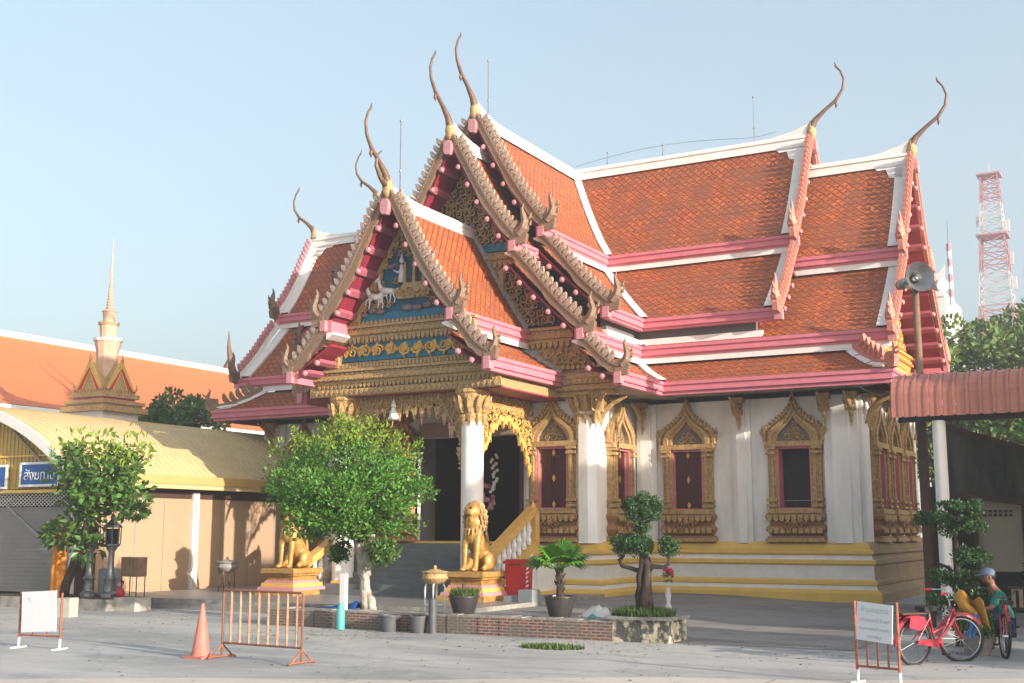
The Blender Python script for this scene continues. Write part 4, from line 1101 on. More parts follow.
def blades(mb, region, n, h0=.08, h1=.2, w=.014):
    for _ in range(n):
        x, y, z = region(); a = ru(0, 2 * pi); h = ru(h0, h1); lx, ly = ru(-.5, .5) * h, ru(-.5, .5) * h
        mb.add([(x - w * cos(a), y - w * sin(a), z), (x + w * cos(a), y + w * sin(a), z), (x + lx, y + ly, z + h)], [(0, 1, 2)])
gr = MB().m('grass')
def reg1():
    a, r = ru(0, 2 * pi), sqrt(R()); return (-8.0 + .56 * r * cos(a), 19.12 + .42 * r * sin(a), .47 - .07 * r)
blades(gr, reg1, 1500, .05, .16)
tag(gr.build('grass'), 'short grass growing round the foot of the clipped tree', kind='stuff')
gr = MB().m('grass')
def reg2():
    a, r = ru(0, 2 * pi), R(); return (-8.75 + .55 * r * cos(a), 17.2 + .3 * r * sin(a), .0)
blades(gr, reg2, 1100, .03, .09)
tag(gr.build('grass'), 'weeds growing through the paving', kind='stuff')

# ================================================================== FOLIAGE
def leaves(mb, centers, n, size, spread, up=.3, elong=1.8, shape=None):
    for _ in range(n):
        c, r = random.choice(centers)
        while True:
            d = Vector((ru(-1, 1), ru(-1, 1), ru(-1, 1)))
            if d.length <= 1 and d.length > .05: break
        d = d * (d.length ** -.35)   # towards the shell
        p = Vector(c) + Vector((d.x * r[0], d.y * r[1], d.z * r[2])) * spread
        ax = (d + Vector((ru(-.8, .8), ru(-.8, .8), ru(-.5, .8) + up))).normalized()
        sd = ax.cross(Vector((ru(-1, 1), ru(-1, 1), ru(-1, 1)))).normalized()
        s = size * ru(.65, 1.25); l = s * elong
        nn = ax.cross(sd) * s * .18
        mb.add([p, p + ax * l * .45 + sd * s * .5 + nn, p + ax * l, p + ax * l * .45 - sd * s * .5 + nn], [(0, 1, 2, 3)])
def clumps(c, R_, n, r0, r1, shell=.75, zs=1.0, zmin=-1):
    out = []
    while len(out) < n:
        d = Vector((ru(-1, 1), ru(-1, 1), ru(zmin, 1)))
        if d.length > 1 or d.length < .15: continue
        k = ru(shell, 1.0) if R() < .8 else ru(.2, shell)
        d = d.normalized() * k
        r = ru(r0, r1)
        out.append(((c[0] + d.x * R_[0], c[1] + d.y * R_[1], c[2] + d.z * R_[2]), (r, r, r * .8)))
    return out
def limb(mb, p, q, r0, r1, n=5, wob=.06, sides=7):
    p, q = Vector(p), Vector(q); L = (q - p).length
    P = []; rr = []
    for i in range(n + 1):
        t = i / n; w = sin(pi * t) * wob * L
        P.append(p.lerp(q, t) + Vector((ru(-w, w), ru(-w, w), ru(-w, w) * .4))); rr.append(r0 + (r1 - r0) * t)
    mb.tube(P, rr, sides); return P

# round tree in front of the porch (limewashed trunk)
t = empty('round_tree', (-14.0, 19.45, .25)); tag(t, 'round bright green tree with twisted whitewashed trunk in front of the porch', 'tree')
tr = MB().m('limebark')
for (a, b, r0, r1) in (((.12, 0, -.05), (-.06, 0, .95), .12, .08), ((.0, .02, -.05), (.12, .02, .95), .085, .06), ((.26, 0, .0), (.05, -.05, .85), .09, .07), ((.05, 0, .7), (-.16, 0, 1.5), .12, .09), ((.05, 0, .8), (.2, 0, 1.5), .08, .06)):
    limb(tr, a, b, r0, r1, 7, .045, 8)
tr.m('bark')
for k in range(12):
    a = k * 2.4; limb(tr, (-.1, 0, 1.35), (cos(a) * ru(.5, 1.3), sin(a) * ru(.5, 1.2), ru(1.8, 3.1)), .055, .012, 5, .08, 5)
tr.build('trunk', t, smooth=True)
cr = MB(); cr.m('leaf')
cl = clumps((-.40, 0, 2.38), (1.60, 1.4, .90), 190, .16, .28, .84)
leaves(cr, cl, 16500, .044, 1.0, .35)
cl = clumps((-.4, 0, 2.3), (1.35, 1.2, .8), 70, .3, .5, .2); leaves(cr, cl, 4500, .055, 1.0)
# ragged shoots rising from the top
cr.m('leafyoung')
for _ in range(95):
    a, r = ru(0, 2 * pi), ru(0, 1.35); x, y = r * cos(a), r * sin(a) * .9
    z0 = 2.5 + .8 * sqrt(max(0.02, 1 - (r / 1.7) ** 2)); hh = ru(.25, .62) * (1 - r * .3)
    lx, ly = x * .22 + ru(-.12, .12), y * .2 + ru(-.12, .12)
    for k in range(30):
        q = k / 29; p = (x - .4 + lx * q, y + ly * q, z0 + hh * q)
        leaves(cr, [(p, (.07, .07, .07))], 1, .045, 1.0, .6, 2)
cr.m('leafmid')
leaves(cr, clumps((.62, -.1, 1.15), (.38, .4, .22), 14, .12, .2, .3), 900, .05, 1.0)
leaves(cr, clumps((-.72, .2, 1.1), (.25, .3, .2), 8, .1, .18, .3), 500, .05, 1.0)
cr.m('leaf'); leaves(cr, clumps((-.45, 0, 1.72), (1.45, 1.3, .25), 60, .16, .28, .6), 4200, .05, 1.0, .1)
cr.build('crown', t)

# cloud-pruned tree on planter
t = empty('cloud_pruned_tree', (-7.97, 19.15, .42)); tag(t, 'cloud-pruned dark tree with three clipped balls on the stone planter', 'tree', 'cloud-pruned trees')
tr = MB().m('bark')
for q in range(4):
    a = q * 1.6; limb(tr, (.10 * cos(a), .1 * sin(a), 0), (.0 + .05 * cos(a + 1), .05 * sin(a + 1), .95), .085, .055, 6, .05, 6)
tr.tube([(0, 0, .85), (-.02, 0, 1.1), (-.08, 0, 1.35), (-.06, 0, 1.65)], [.09, .07, .06, .04], 7)
tr.tube([(-.02, 0, .6), (-.10, 0, .72), (-.24, 0, .76), (-.42, 0, .80), (-.46, 0, .9), (-.38, 0, .98)], [.06, .05, .04, .035, .035, .03], 6)
tr.tube([(.03, 0, .74), (.15, 0, .80), (.34, 0, .79), (.44, 0, .84), (.44, 0, 1.0)], [.055, .045, .035, .03, .03], 6)
tr.build('trunk', t, smooth=True)
for c, rr, n in (((-.05, 0, 1.76), (.33, .33, .24), 4200), ((-.06, 0, 1.42), (.14, .14, .1), 500), ((-.08, -.02, 1.14), (.22, .22, .16), 2300), ((-.43, 0, 1.15), (.15, .17, .14), 1300), ((.44, 0, 1.12), (.15, .17, .14), 1300)):
    cr = MB().m('leafdark'); leaves(cr, clumps(c, rr, 40, .05, .09, .75), n, .026, 1.0, .2, 1.6)
    leaves(cr, clumps(c, (rr[0] * .8, rr[1] * .8, rr[2] * .8), 20, .08, .12, .4), n // 3, .03, 1.0, .2, 1.6)
    cr.build('crown', t)
# tall cloud-pruned tree at right
t = empty('cloud_pruned_tree', (-3.2, 20.6, 0)); tag(t, 'tall dark tree clipped in stacked tiers beside the white canopy post', 'tree', 'cloud-pruned trees')
tr = MB().m('bark')
limb(tr, (0, 0, 0), (0, 0, 2.1), .07, .04, 7, .03)
for z, dx in ((.9, .35), (1.3, -.3), (1.5, .3), (.7, -.25)): limb(tr, (0, 0, z - .15), (dx, .1, z), .035, .02, 4)
tr.build('trunk', t, smooth=True)
for c, rr, n in (((0, 0, 2.02), (.52, .5, .27), 4200), ((.22, 0, 1.42), (.26, .26, .10), 900), ((-.05, 0, 1.08), (.36, .34, .10), 1200), ((.25, 0, .80), (.26, .26, .09), 700), ((-.2, 0, .70), (.24, .24, .09), 700), ((.1, 0, .42), (.3, .26, .1), 700)):
    cr = MB().m('leafdark'); leaves(cr, clumps(c, rr, 34, .06, .11, .7), n, .036, 1.0, .2, 1.7); cr.build('crown', t)

# glossy leaved tree by left building
t = empty('broadleaf_tree', (-22.55, 20.4, .28)); tag(t, 'leaning broadleaf tree with drooping glossy leaves at the corner of the cream hall', 'tree')
tr = MB().m('bark')
limb(tr, (-.85, 0, -.1), (-.1, 0, 2.0), .12, .08, 6, .05); limb(tr, (-.1, 0, 1.9), (.5, 0, 3.6), .06, .02, 5); limb(tr, (-.1, 0, 1.9), (-.8, 0, 2.9), .05, .02, 5); limb(tr, (-.1, 0, 1.9), (1.1, 0, 2.9), .05, .02, 5)
limb(tr, (-.3, 0, 1.2), (-1.0, 0, 1.4), .04, .015, 5)
tr.build('trunk', t, smooth=True)
cr = MB().m('leafmid')
cl = clumps((.2, 0, 2.7), (1.15, 1.0, .72), 46, .22, .38, .5)
leaves(cr, cl, 2200, .105, 1.0, -.25, 1.9)
leaves(cr, [((-.7, -.2, 1.5), (.55, .4, .28)), ((-.1, -.2, 1.75), (.6, .4, .4)), ((-1.15, 0, 1.4), (.4, .3, .2)), ((-.7, 0, 1.6), (.5, .4, .3)), ((.1, -.2, 1.15), (.4, .3, .3)), ((1.35, 0, 2.0), (.35, .2, .13)), ((1.0, 0, 2.25), (.2, .2, .4))], 850, .1, 1.0, -.3, 1.9)
cr.m('leafyoung')
for _ in range(60):
    a = ru(-1.0, 1.3); hh = ru(.4, 1.1)
    for k in range(9):
        q = k / 9; leaves(cr, [((a + q * ru(-.1, .2) + q * a * .3, ru(-.4, .4), 2.95 + hh * q), (.08, .08, .08))], 1, .085, 1.0, .6, 2.2)
cr.build('crown', t)

def bgtree(loc, w, h, zc, n, label, group, name='leafy_tree', trunk=True, size=.22, mt='farleaf', d=None):
    t = empty(name, loc); tag(t, label, 'tree', group)
    if trunk:
        tr = MB().m('bark'); limb(tr, (0, 0, 0), (0, 0, zc), .3, .2, 5, .03)
        for k in range(6):
            a = k * 1.05; limb(tr, (0, 0, zc - h * .7), (w * .6 * cos(a), w * .6 * sin(a), zc + ru(-.2, .4) * h), .14, .04, 4)
        tr.build('trunk', t, smooth=True)
    cr = MB().m(mt); cl = clumps((0, 0, zc), (w, d or w, h), 60, w * .16, w * .3, .65)
    leaves(cr, cl, n, size, 1.0, .3, 1.6); cr.build('crown', t)
bgtree((-9.6, 58, 0), 4.6, 4.4, 8.0, 9000, 'dense green tree behind the temple, nearest the red gable edge', 'trees behind the temple', size=.2)
bgtree((-3.2, 60, 0), 4.8, 4.6, 7.8, 8500, 'dense green tree behind the salmon canopy at the frame edge', 'trees behind the temple', size=.2)
bgtree((-6.6, 66, 0), 4.5, 4.4, 9.2, 6500, 'taller green tree filling the gap between the two trees under the radio mast', 'trees behind the temple', size=.22)
bgtree((-1.5, 48, 0), 3.6, 3.2, 4.2, 5000, 'yellowish tree glimpsed below the canopy behind the dark netting', 'trees behind the temple', size=.2, mt='leaf')
bgtree((-37.6, 38.6, 0), 1.9, 1.5, 6.3, 3600, 'rounded dark tree showing above the cream roof beside the gilded spire', None, size=.16, mt='leafmid')
hb = MB().m('farleaf'); leaves(hb, [((-37.5 + k * .5, 35.3 - .2 * k, 5.6 + .2 * sin(k)), (.5, .5, .5)) for k in range(-8, 5)], 2500, .13, 1.0)
tag(hb.build('hedge'), 'clipped shrub row below the gilded spire behind the cream roof', 'hedge')

fl = MB().m('leafyoung')
def drop(cx_, cy_, r, n, z):
    for _ in range(n):
        a, q = ru(0, 2 * pi), r * sqrt(R()); x, y = cx_ + q * cos(a), cy_ + q * sin(a); t_ = ru(0, 2 * pi); s_ = ru(.018, .04)
        dz = ru(.004, .016); fl.add([(x + s_ * cos(t_), y + s_ * sin(t_), z), (x + .5 * s_ * cos(t_ + 1.6), y + .5 * s_ * sin(t_ + 1.6), z + dz), (x - s_ * cos(t_), y - s_ * sin(t_), z + .003), (x + .5 * s_ * cos(t_ - 1.6), y + .5 * s_ * sin(t_ - 1.6), z + dz)], [(0, 1, 2, 3)])
M['dryleaf'] = mat('dry_leaves', (.26,.17,.07), .8, var=.4, bump=0, island=.5)
fl.m('dryleaf'); drop(-13.5, 17.6, 1.6, 110, .006); drop(-8.5, 17.6, 1.4, 90, .006); drop(-10, 15.5, 5, 160, .008); drop(-4, 18, 1.8, 90, .006); drop(-19, 17.5, 3, 110, .006); fl.m('leafyoung'); drop(-13, 17.8, 1.5, 40, .006)
tag(fl.build('fallen_leaves'), 'scattered dry leaves and litter on the paving', kind='stuff')

# ================================================================== LIONS
def lion(name, loc, label, mirror=1):
    r = empty(name, loc); tag(r, label, 'statue', 'gilded guardian lions beside the stairs')
    p = MB()
    for z0, z1, w, mm in ((0, .12, .62, 'liongold'), (.12, .2, .58, 'pinklight'), (.2, .3, .52, 'goldbright'), (.3, .36, .46, 'pinklight'), (.36, .48, .42, 'liongold'), (.48, .54, .48, 'liongold'), (.54, .66, .53, 'liongold')):
        p.m(mm); p.box((0, 0, (z0 + z1) / 2), (w * 2, w * 2.3, z1 - z0 - .001), taper=.97)
    p.build('pedestal', r)
    b = MB().m('liongold'); z = .66
    B = lambda c, rr, sc=(1, 1, 1): b.ball((c[0], c[1], c[2] + z), rr, 10, sc)
    # seated body facing -Y
    b.tube([(0, .38, .22 + z), (0, .25, .40 + z), (0, .02, .66 + z), (0, -.12, .9 + z)], [.22, .24, .23, .19], 12)
    B((0, -.14, .82), .22, (1.0, .9, 1.1)); B((0, -.10, 1.12), .20, (1.1, 1, 1.1)); 
    B((0, -.16, 1.38), .20, (1, 1, 1)); B((0, -.02, 1.30), .22, (1.1, .9, 1.2)); B((0, -.05, 1.52), .13, (1, 1, .9))
    b.tube([(0, -.24, 1.36 + z), (0, -.38, 1.33 + z)], [.12, .09], 10); b.tube([(0, -.22, 1.26 + z), (0, -.36, 1.22 + z)], [.08, .06], 8)
    for sg in (-1, 1):
        b.tube([(sg * .14, -.14, .95 + z), (sg * .16, -.24, .6 + z), (sg * .15, -.27, .3 + z), (sg * .15, -.28, .08 + z)], [.12, .09, .07, .065], 8)
        B((sg * .15, -.34, .05), .09, (1, 1.3, .6))
        B((sg * .22, .25, .24), .2, (.7, 1.2, 1.1)); b.tube([(sg * .24, .3, .15 + z), (sg * .25, .0, .1 + z), (sg * .25, -.12, .05 + z)], [.12, .08, .06], 8)
        b.tube([(sg * .12, -.05, 1.5 + z), (sg * .17, -.05, 1.62 + z)], [.06, .015], 6)
        B((sg * .08, -.33, 1.46), .045)
    b.tube([(0, .42, .15 + z), (0, .58, .3 + z), (0, .56, .6 + z), (0, .46, .85 + z), (0, .5, 1.0 + z)], [.06, .055, .05, .05, .01], 7)
    remeshed(b, 'body', r, voxel=.028, smooth=3)
    m = MB().m('gold')
    for row, (zz, rad, nn) in enumerate(((1.02, .25, 12), (1.14, .27, 12), (1.26, .27, 12), (1.38, .25, 11), (1.5, .19, 9))):
        for k in range(nn):
            a = pi / 2 + (k - (nn - 1) / 2) * (4.6 / nn) + (row % 2) * .1
            c, s_ = cos(a), sin(a)
            m.tube([(c * rad * .8, -.04 + s_ * rad * .75, zz + z + .06), (c * rad, -.04 + s_ * rad * .95, zz + z), (c * rad * 1.02, -.04 + s_ * rad * .98, zz + z - .1)], [.03, .045, .008], 5)
    for k in range(7):
        a = pi + (k + .5) * pi / 7; m.tube([(cos(a) * .2, -.14 + sin(a) * .19, .98 + z), (cos(a) * .21, -.16 + sin(a) * .2, .84 + z)], [.035, .008], 5)
    m.build('mane', r)
    f = MB().m('maroon')
    f.prism([(-.07, 1.27), (.07, 1.27), (.06, 1.31), (-.06, 1.31)], -.42, -.30, lambda a, b_, t: (a, t, b_ + z))
    for sg in (-1, 1): f.ball((sg * .075, -.365, 1.465 + z), .02, 6)
    f.build('face_paint', r)
lion('guardian_lion', (-14.48, 24.6, .225), 'gilded seated lion on red-edged pedestal right of the stairs, before the white column')
lion('guardian_lion', (-19.92, 24.6, .225), 'gilded seated lion on stepped pedestal left of stairs, head hidden by the round tree')
# ================================================================== CREAM VAULTED HALL (left)
cx, cz, RR = -29.7, -2.6, 7.9; by0, by1 = 21.7, 36.0
hall = empty('vaulted_hall', (cx, by0, 0)); tag(hall, 'low cream hall with curved metal roof, roller shutters and blue signs', 'building')
def H(x, y, z): return (x - cx, y - by0, z)
a1 = math.asin((-24.35 - cx) / RR)
v = MB().m('vault'); n = 28; ny = 56
for j in range(ny):     # standing-seam sheets across the vault
    y0_, y1_ = by0 - .35 + (by1 - by0) * j / ny, by0 - .35 + (by1 - by0) * (j + 1) / ny
    for i in range(n):
        q0, q1 = -a1 + 2 * a1 * i / n, -a1 + 2 * a1 * (i + 1) / n
        P = lambda q, y, k=0: H(cx + (RR + k) * sin(q), y, cz + (RR + k) * cos(q))
        v.add([P(q0, y0_), P(q1, y0_), P(q1, y1_ - .03), P(q0, y1_ - .03), P(q1, y1_ - .03, .02), P(q0, y1_ - .03, .02), P(q1, y1_, .02), P(q0, y1_, .02)], [(0, 1, 2, 3), (3, 2, 4, 5), (5, 4, 6, 7)])
v.grid(lambda a, b: H(cx + (RR - .08) * sin(-a1 + 2 * a1 * a), by0 - .35 + (by1 - by0) * b, cz + (RR - .08) * cos(-a1 + 2 * a1 * a)), n, 1)
v.build('roof', hall)
rim = MB().m('offwhite')
for i in range(n):
    q0, q1 = -a1 + 2 * a1 * i / n, -a1 + 2 * a1 * (i + 1) / n
    rim.prism([(cx + RR * 1.006 * sin(q0), cz + RR * 1.006 * cos(q0)), (cx + RR * 1.006 * sin(q1), cz + RR * 1.006 * cos(q1)), (cx + (RR - .2) * sin(q1), cz + (RR - .2) * cos(q1)), (cx + (RR - .2) * sin(q0), cz + (RR - .2) * cos(q0))], by0 - .42, by0 - .35, lambda a, b, t: H(a, t, b))
rim.build('roof_rim', hall)
ez = cz + RR * cos(a1)
M['gutter'] = mat('ochre_gutter', (.50,.34,.13), .55, var=.2, scale=3)
fa = MB().m('gutter'); fa.bb(-24.40, -24.18, by0 - .3, by1 - .4, ez - .12, ez + .12, f=H); fa.m('vault'); fa.bb(-24.52, -24.22, by0 - .3, by1 - .4, ez - .24, ez - .12, f=H)
fa.build('gutter', hall)
gb = MB()
k = 0; x = cx - 5.2      # vertical corrugated gable
while x < -24.45:
    zt_ = cz + sqrt((RR - .15) ** 2 - (x + .06 - cx) ** 2)
    gb.m('yellowcorr'); gb.bb(x, x + .075, by0 - .06, by0, 2.9, zt_, f=H); gb.bb(x + .075, x + .15, by0 - .035, by0, 2.9, zt_, f=H); x += .15
gb.m('yellow'); gb.bb(cx - 5.2, -24.40, by0 - .10, by0 + .05, 2.80, 2.88, f=H); gb.bb(cx - 5.2, -24.42, by0 - .09, by0 - .06, 3.75, 3.79, f=H)
gb.m('beige'); gb.prism([(-27.6, 4.9), (-27.55, 4.85), (-25.2, 3.15), (-25.3, 3.1)], by0 - .12, by0 - .07, lambda a, b, t: H(a, t, b))
gb.build('gable_cladding', hall)
lt = MB().m('offwhite')      # trellis below the gable
for i in range(46):
    x = -30.5 + i * .14
    for sg in (-1, 1):
        xa, xb = (x, x + .5 * sg)
        if max(xa, xb) < -24.5: lt.prism([(xa - .012, 2.45), (xa + .012, 2.45), (xb + .012, 2.8), (xb - .012, 2.8)], by0 + (.02 if sg > 0 else .035), by0 + (.032 if sg > 0 else .047), lambda a, b, t: H(a, t, b))
lt.build('trellis', hall)
sh = MB().m('galv')
def slats(mb, f, a0, a1_, z0, z1, h=.1):
    n = int((z1 - z0) / h)
    for i in range(n):
        za, zb = z0 + i * (z1 - z0) / n, z0 + (i + 1) * (z1 - z0) / n
        mb.prism([(a0, za), (a1_, za), (a1_, zb - .009), (a0, zb - .009)], -.02, .0, f)
        mb.prism([(a0, zb - .009), (a1_, zb - .009), (a1_, zb), (a0, zb)], -.03, -.012, f)
M['galvdoor'] = mat('grey_shutter', (.26,.25,.23), .6, var=.2, scale=1)
sh.m('galvdoor'); slats(sh, lambda a, b, t: H(a, by0 + .12 - t, b), -34, -24.55, .25, 2.44)
sh.m('steel'); sh.prism([(-27.2, 2.5), (-27.1, 2.5), (-25.2, 1.35), (-25.25, 1.28)], by0 - .1, by0 - .06, lambda a, b, t: H(a, t, b))
sh.build('shutter', hall)
sw = MB().m('shutterbeige')
for y0_, y1_ in ((21.75, 25.95), (26.1, 30.9), (31.05, 35.9)): slats(sw, lambda a, b, t: H(-24.75 + t, a, b), y0_, y1_, .12, 2.72, .11)
for y_ in (22.8, 23.85, 24.9, 27.2, 28.4, 29.6): sw.m('galvdoor'); sw.bb(-24.76, -24.742, y_, y_ + .03, .12, 2.72, f=H)
sw.build('shutter', hall)
ps = MB().m('offwhite')
for y in (21.72, 25.96, 26.1, 30.95): ps.bb(-24.8, -24.66, y, y + .1, 0, 2.9, f=H)
ps.m('darkwood'); ps.bb(-24.85, -24.74, 21.8, 35.9, 2.72, 3.2, f=H); ps.bb(-24.8, -24.62, 21.8, 35.9, 0, .10, f=H)
ps.build('frame', hall)
wl2 = MB().m('dark'); wl2.bb(-34.8, -24.85, 21.9, 35.8, 0, 3.0, f=H); wl2.build('wall', hall)
def sign(x0, x1, z0, z1, txt, label, size):
    s = empty('wall_sign', ((x0 + x1) / 2, by0 - .16, (z0 + z1) / 2)); tag(s, label, 'sign', 'blue signs on the cream hall')
    w, h = (x1 - x0) / 2, (z1 - z0) / 2
    b = MB().m('bluesign'); b.bb(-w, w, -.02, .04, -h, h); b.build('board', s)
    f = MB().m('white')
    for a in ((-w - .03, w + .03, h - .03, h + .03), (-w - .03, w + .03, -h - .03, -h + .03), (-w - .03, -w + .03, -h + .03, h - .03), (w - .03, w + .03, -h + .03, h - .03)): f.bb(a[0], a[1], -.035, .0, a[2], a[3])
    f.build('frame', s)
    text_mesh(txt, size, 'lettering', 'white', Matrix.Translation((0, -.028, -.03)) @ Matrix.Rotation(pi / 2, 4, 'X'), s)
sign(-26.55, -25.1, 2.98, 3.56, 'สังฆทาน', 'blue framed sign with white Thai lettering, nearest the tree on the cream gable', .36)
sign(-28.5, -27.1, 2.94, 3.52, 'ถวาย', 'blue framed sign cut by the left edge of the picture', .36)

M['palestone'] = mat('pale_stone', (.42,.41,.36), .85, var=.35, scale=5, bump=.3)
# left kerb platform with its clutter
lp = MB().m('concrete'); lp.bb(-25.9, -21.6, 20.05, 21.4, 0, .26); lp.m('soil'); lp.bb(-25.9, -21.62, 20.1, 21.38, .26, .27)
lp.m('palestone'); lp.bb(-21.62, -20.95, 20.3, 20.8, 0, .30)
tag(lp.build('kerb_platform'), 'low stained concrete ledge with pale end block under the broadleaf tree', 'ledge')
ob = MB().m('palestone'); ob.box((-20.95, 18.4, .2), (.3, .3, .4), .2); tag(ob.build('concrete_block'), 'pale upright block beside the left white notice board', 'block')
def lamp(loc, label):
    r = empty('lantern_post', loc); tag(r, label, 'lantern', 'silver lantern posts')
    p = MB().m('steel'); p.lathe([(.20, 0), (.2, .08), (.13, .14), (.12, .35), (.16, .42), (.1, .5), (.075, .6), (.07, 1.05), (.12, 1.12), (.15, 1.2)], n=10); p.build('post', r, auto=35)
    g_ = MB().m('steel'); g_.lathe([(.05, 1.1), (.19, 1.2), (.2, 1.24)], n=10); g_.lathe([(.23, 1.62), (.2, 1.68), (.12, 1.74), (.05, 1.82), (.07, 1.87), (.02, 1.95), (.012, 2.08)], n=10)
    for k in range(8):
        a = k * pi / 4; g_.tube([(.19 * cos(a), .19 * sin(a), 1.24), (.2 * cos(a), .2 * sin(a), 1.62)], .014, 4)
    g_.build('lantern_cage', r); gg = MB().m('glass'); gg.lathe([(.16, 1.24), (.17, 1.6)], n=10); gg.build('pane', r)
lamp((-22.95, 20.75, .27), 'silver lantern post half hidden by the leaves of the broadleaf tree')
lamp((-22.25, 20.75, .27), 'silver lantern post standing clear of the leaves on the concrete ledge')
cl_ = MB().m('robe')
cl_.grid(lambda a, b: (-23.55 + (.17 + .05 * b + .02 * sin(a * 40)) * cos(a * 2 * pi) , 20.35 + (.13 + .02 * sin(a * 40)) * sin(a * 2 * pi), .3 + 1.5 * (1 - b) + .04 * sin(a * 12)), 40, 10)
tag(cl_.build('saffron_cloth', smooth=True), 'orange saffron cloth wrapped upright round the leaning trunk', 'cloth')
cb = empty('wooden_crate_stand', (-21.55, 20.8, .26)); tag(cb, 'weathered wooden box on thin metal legs on the ledge', 'stand')
m_ = MB().m('wood')
for k in range(4): m_.bb(-.24 + k * .125, -.24 + k * .125 + .115, -.15, -.1, .5, .95)
m_.bb(-.25, .25, -.1, .15, .5, .54); m_.bb(.24, .27, -.14, .15, .5, .95); m_.bb(-.27, -.24, -.14, .15, .5, .95); m_.build('box', cb)
m_ = MB().m('darksteel')
for x in (-.24, .24):
    for y in (-.13, .13): m_.tube([(x, y, 0), (x, y, .55)], .014, 5)
m_.tube([(-.24, -.13, .15), (.24, -.13, .15)], .01, 4); m_.build('leg', cb)
dl = MB().m('bikered'); dl.lathe([(.09, 0), (.11, .1), (.07, .22)], (-21.85, 20.7, .27), 8); dl.m('pinklight'); dl.ball((-21.85, 20.7, .57), .07, 7); dl.m('hair'); dl.ball((-21.85, 20.73, .61), .06, 6)
tag(dl.build('figurine'), 'small red figurine at the foot of the wooden box', 'figurine')
dr = MB().m('galv'); dr.lathe([(.25, 0), (.27, .05), (.27, .62), (.24, .66)], (-22.62, 21.1, .27), 14); tag(dr.build('drum', auto=40), 'grey plastic drum between the two lantern posts', 'drum')
dr = MB().m('darksteel'); dr.bb(-23.45, -23.15, 20.75, 21.1, .27, 1.25); dr.bb(-23.47, -23.13, 20.73, 21.12, 1.25, 1.29); tag(dr.build('metal_cabinet'), 'dark upright cabinet behind the saffron cloth', 'cabinet')

# incense bowls
def bowl(loc, label, s, leg, legmat):
    r = empty('incense_bowl', loc); tag(r, label, 'bowl', 'metal incense bowls on stands')
    b = MB().m('goldbrown' if legmat == 'offwhite' else 'concrete'); b.lathe([(.1 * s, 0), (.3 * s, .06 * s), (.4 * s, .2 * s), (.36 * s, .32 * s), (.42 * s, .38 * s), (.4 * s, .4 * s), (.3 * s, .36 * s)], (0, 0, leg), 16); b.lathe([(.36 * s, 0), (.2 * s, .06 * s), (.04 * s, .1 * s), (.05 * s, .17 * s), (.01, .2 * s)], (0, 0, leg + .38 * s), 12); b.build('bowl', r, auto=40)
    l = MB().m(legmat)
    for k in range(4):
        a = k * pi / 2 + .4; l.tube([(.25 * s * cos(a), .25 * s * sin(a), leg + .02), (.3 * s * cos(a), .3 * s * sin(a), leg - .04), (.3 * s * cos(a), .3 * s * sin(a), 0)], .016, 5)
    l.tube([(.3 * s * cos(a), .3 * s * sin(a), leg * .3) for a in [k * pi / 6 for k in range(13)]], .012, 4); l.build('leg', r)
bowl((-22.37, 24.9, .0), 'grey stone incense bowl on a thin stand by the roller shutters', .72, .72, 'darksteel')
bowl((-12.25, 19.3, .30), 'brass incense bowl on white wire stand by the right potted grass', .62, .52, 'offwhite')

# ================================================================== far orange hall + spire
fh = empty('orange_roof_hall', (-44, 40, 0)); tag(fh, 'distant hall with plain bright orange tiled roof and white ridge', 'building')
def HH(x, y, z): return (x + 44, y - 40, z)
ye = 57.0
r_ = MB().m('orange')
for k in range(16):
    q0, q1 = k / 16, (k + 1) / 16
    f_ = lambda q: (-52 + 8.2 * q, 11.75 - 4.5 * q - .25 * sin(pi * q))
    for sg in (1, -1):
        (xa, za), (xb, zb) = f_(q0), f_(q1)
        if sg < 0: xa, xb = -104 - xa, -104 - xb
        r_.add([HH(xa, 12, za), HH(xa, ye, za), HH(xb, ye + .4 * q1, zb), HH(xb, 12, zb)], [(0, 1, 2, 3)])
r_.build('roof', fh)
r_ = MB().m('white'); r_.bb(-52.15, -51.85, 12, ye + .2, 11.6, 11.95, f=HH)
r_.prism([(-52, 12.0), (-43.7, 7.3), (-43.7, 7.05), (-52, 11.5)], ye + .1, ye + .35, lambda a, b, t: HH(a, t, b)); r_.bb(-44.0, -43.6, 12, ye + .3, 6.95, 7.2, f=HH)
r_.m('chofa'); r_.tube([HH(-52, ye + .2, 11.9), HH(-52, ye + .5, 12.6), HH(-52, ye + .3, 13.4), HH(-52, ye + .25, 14.4)], [.3, .2, .12, .02], 6)
r_.build('roof_trim', fh)
r_ = MB().m('offwhite'); r_.bb(-51, -45.5, 13, ye - 1, 0, 7.2, f=HH); r_.bb(-51, -45.5, 13, ye - 1.0, 7.2, 7.3, f=HH); r_.prism([(-51, 7.3), (-45.5, 7.3), (-52 + 1, 11)], ye - 1.2, ye - 1, lambda a, b, t: HH(a, t, b)); r_.build('wall', fh)

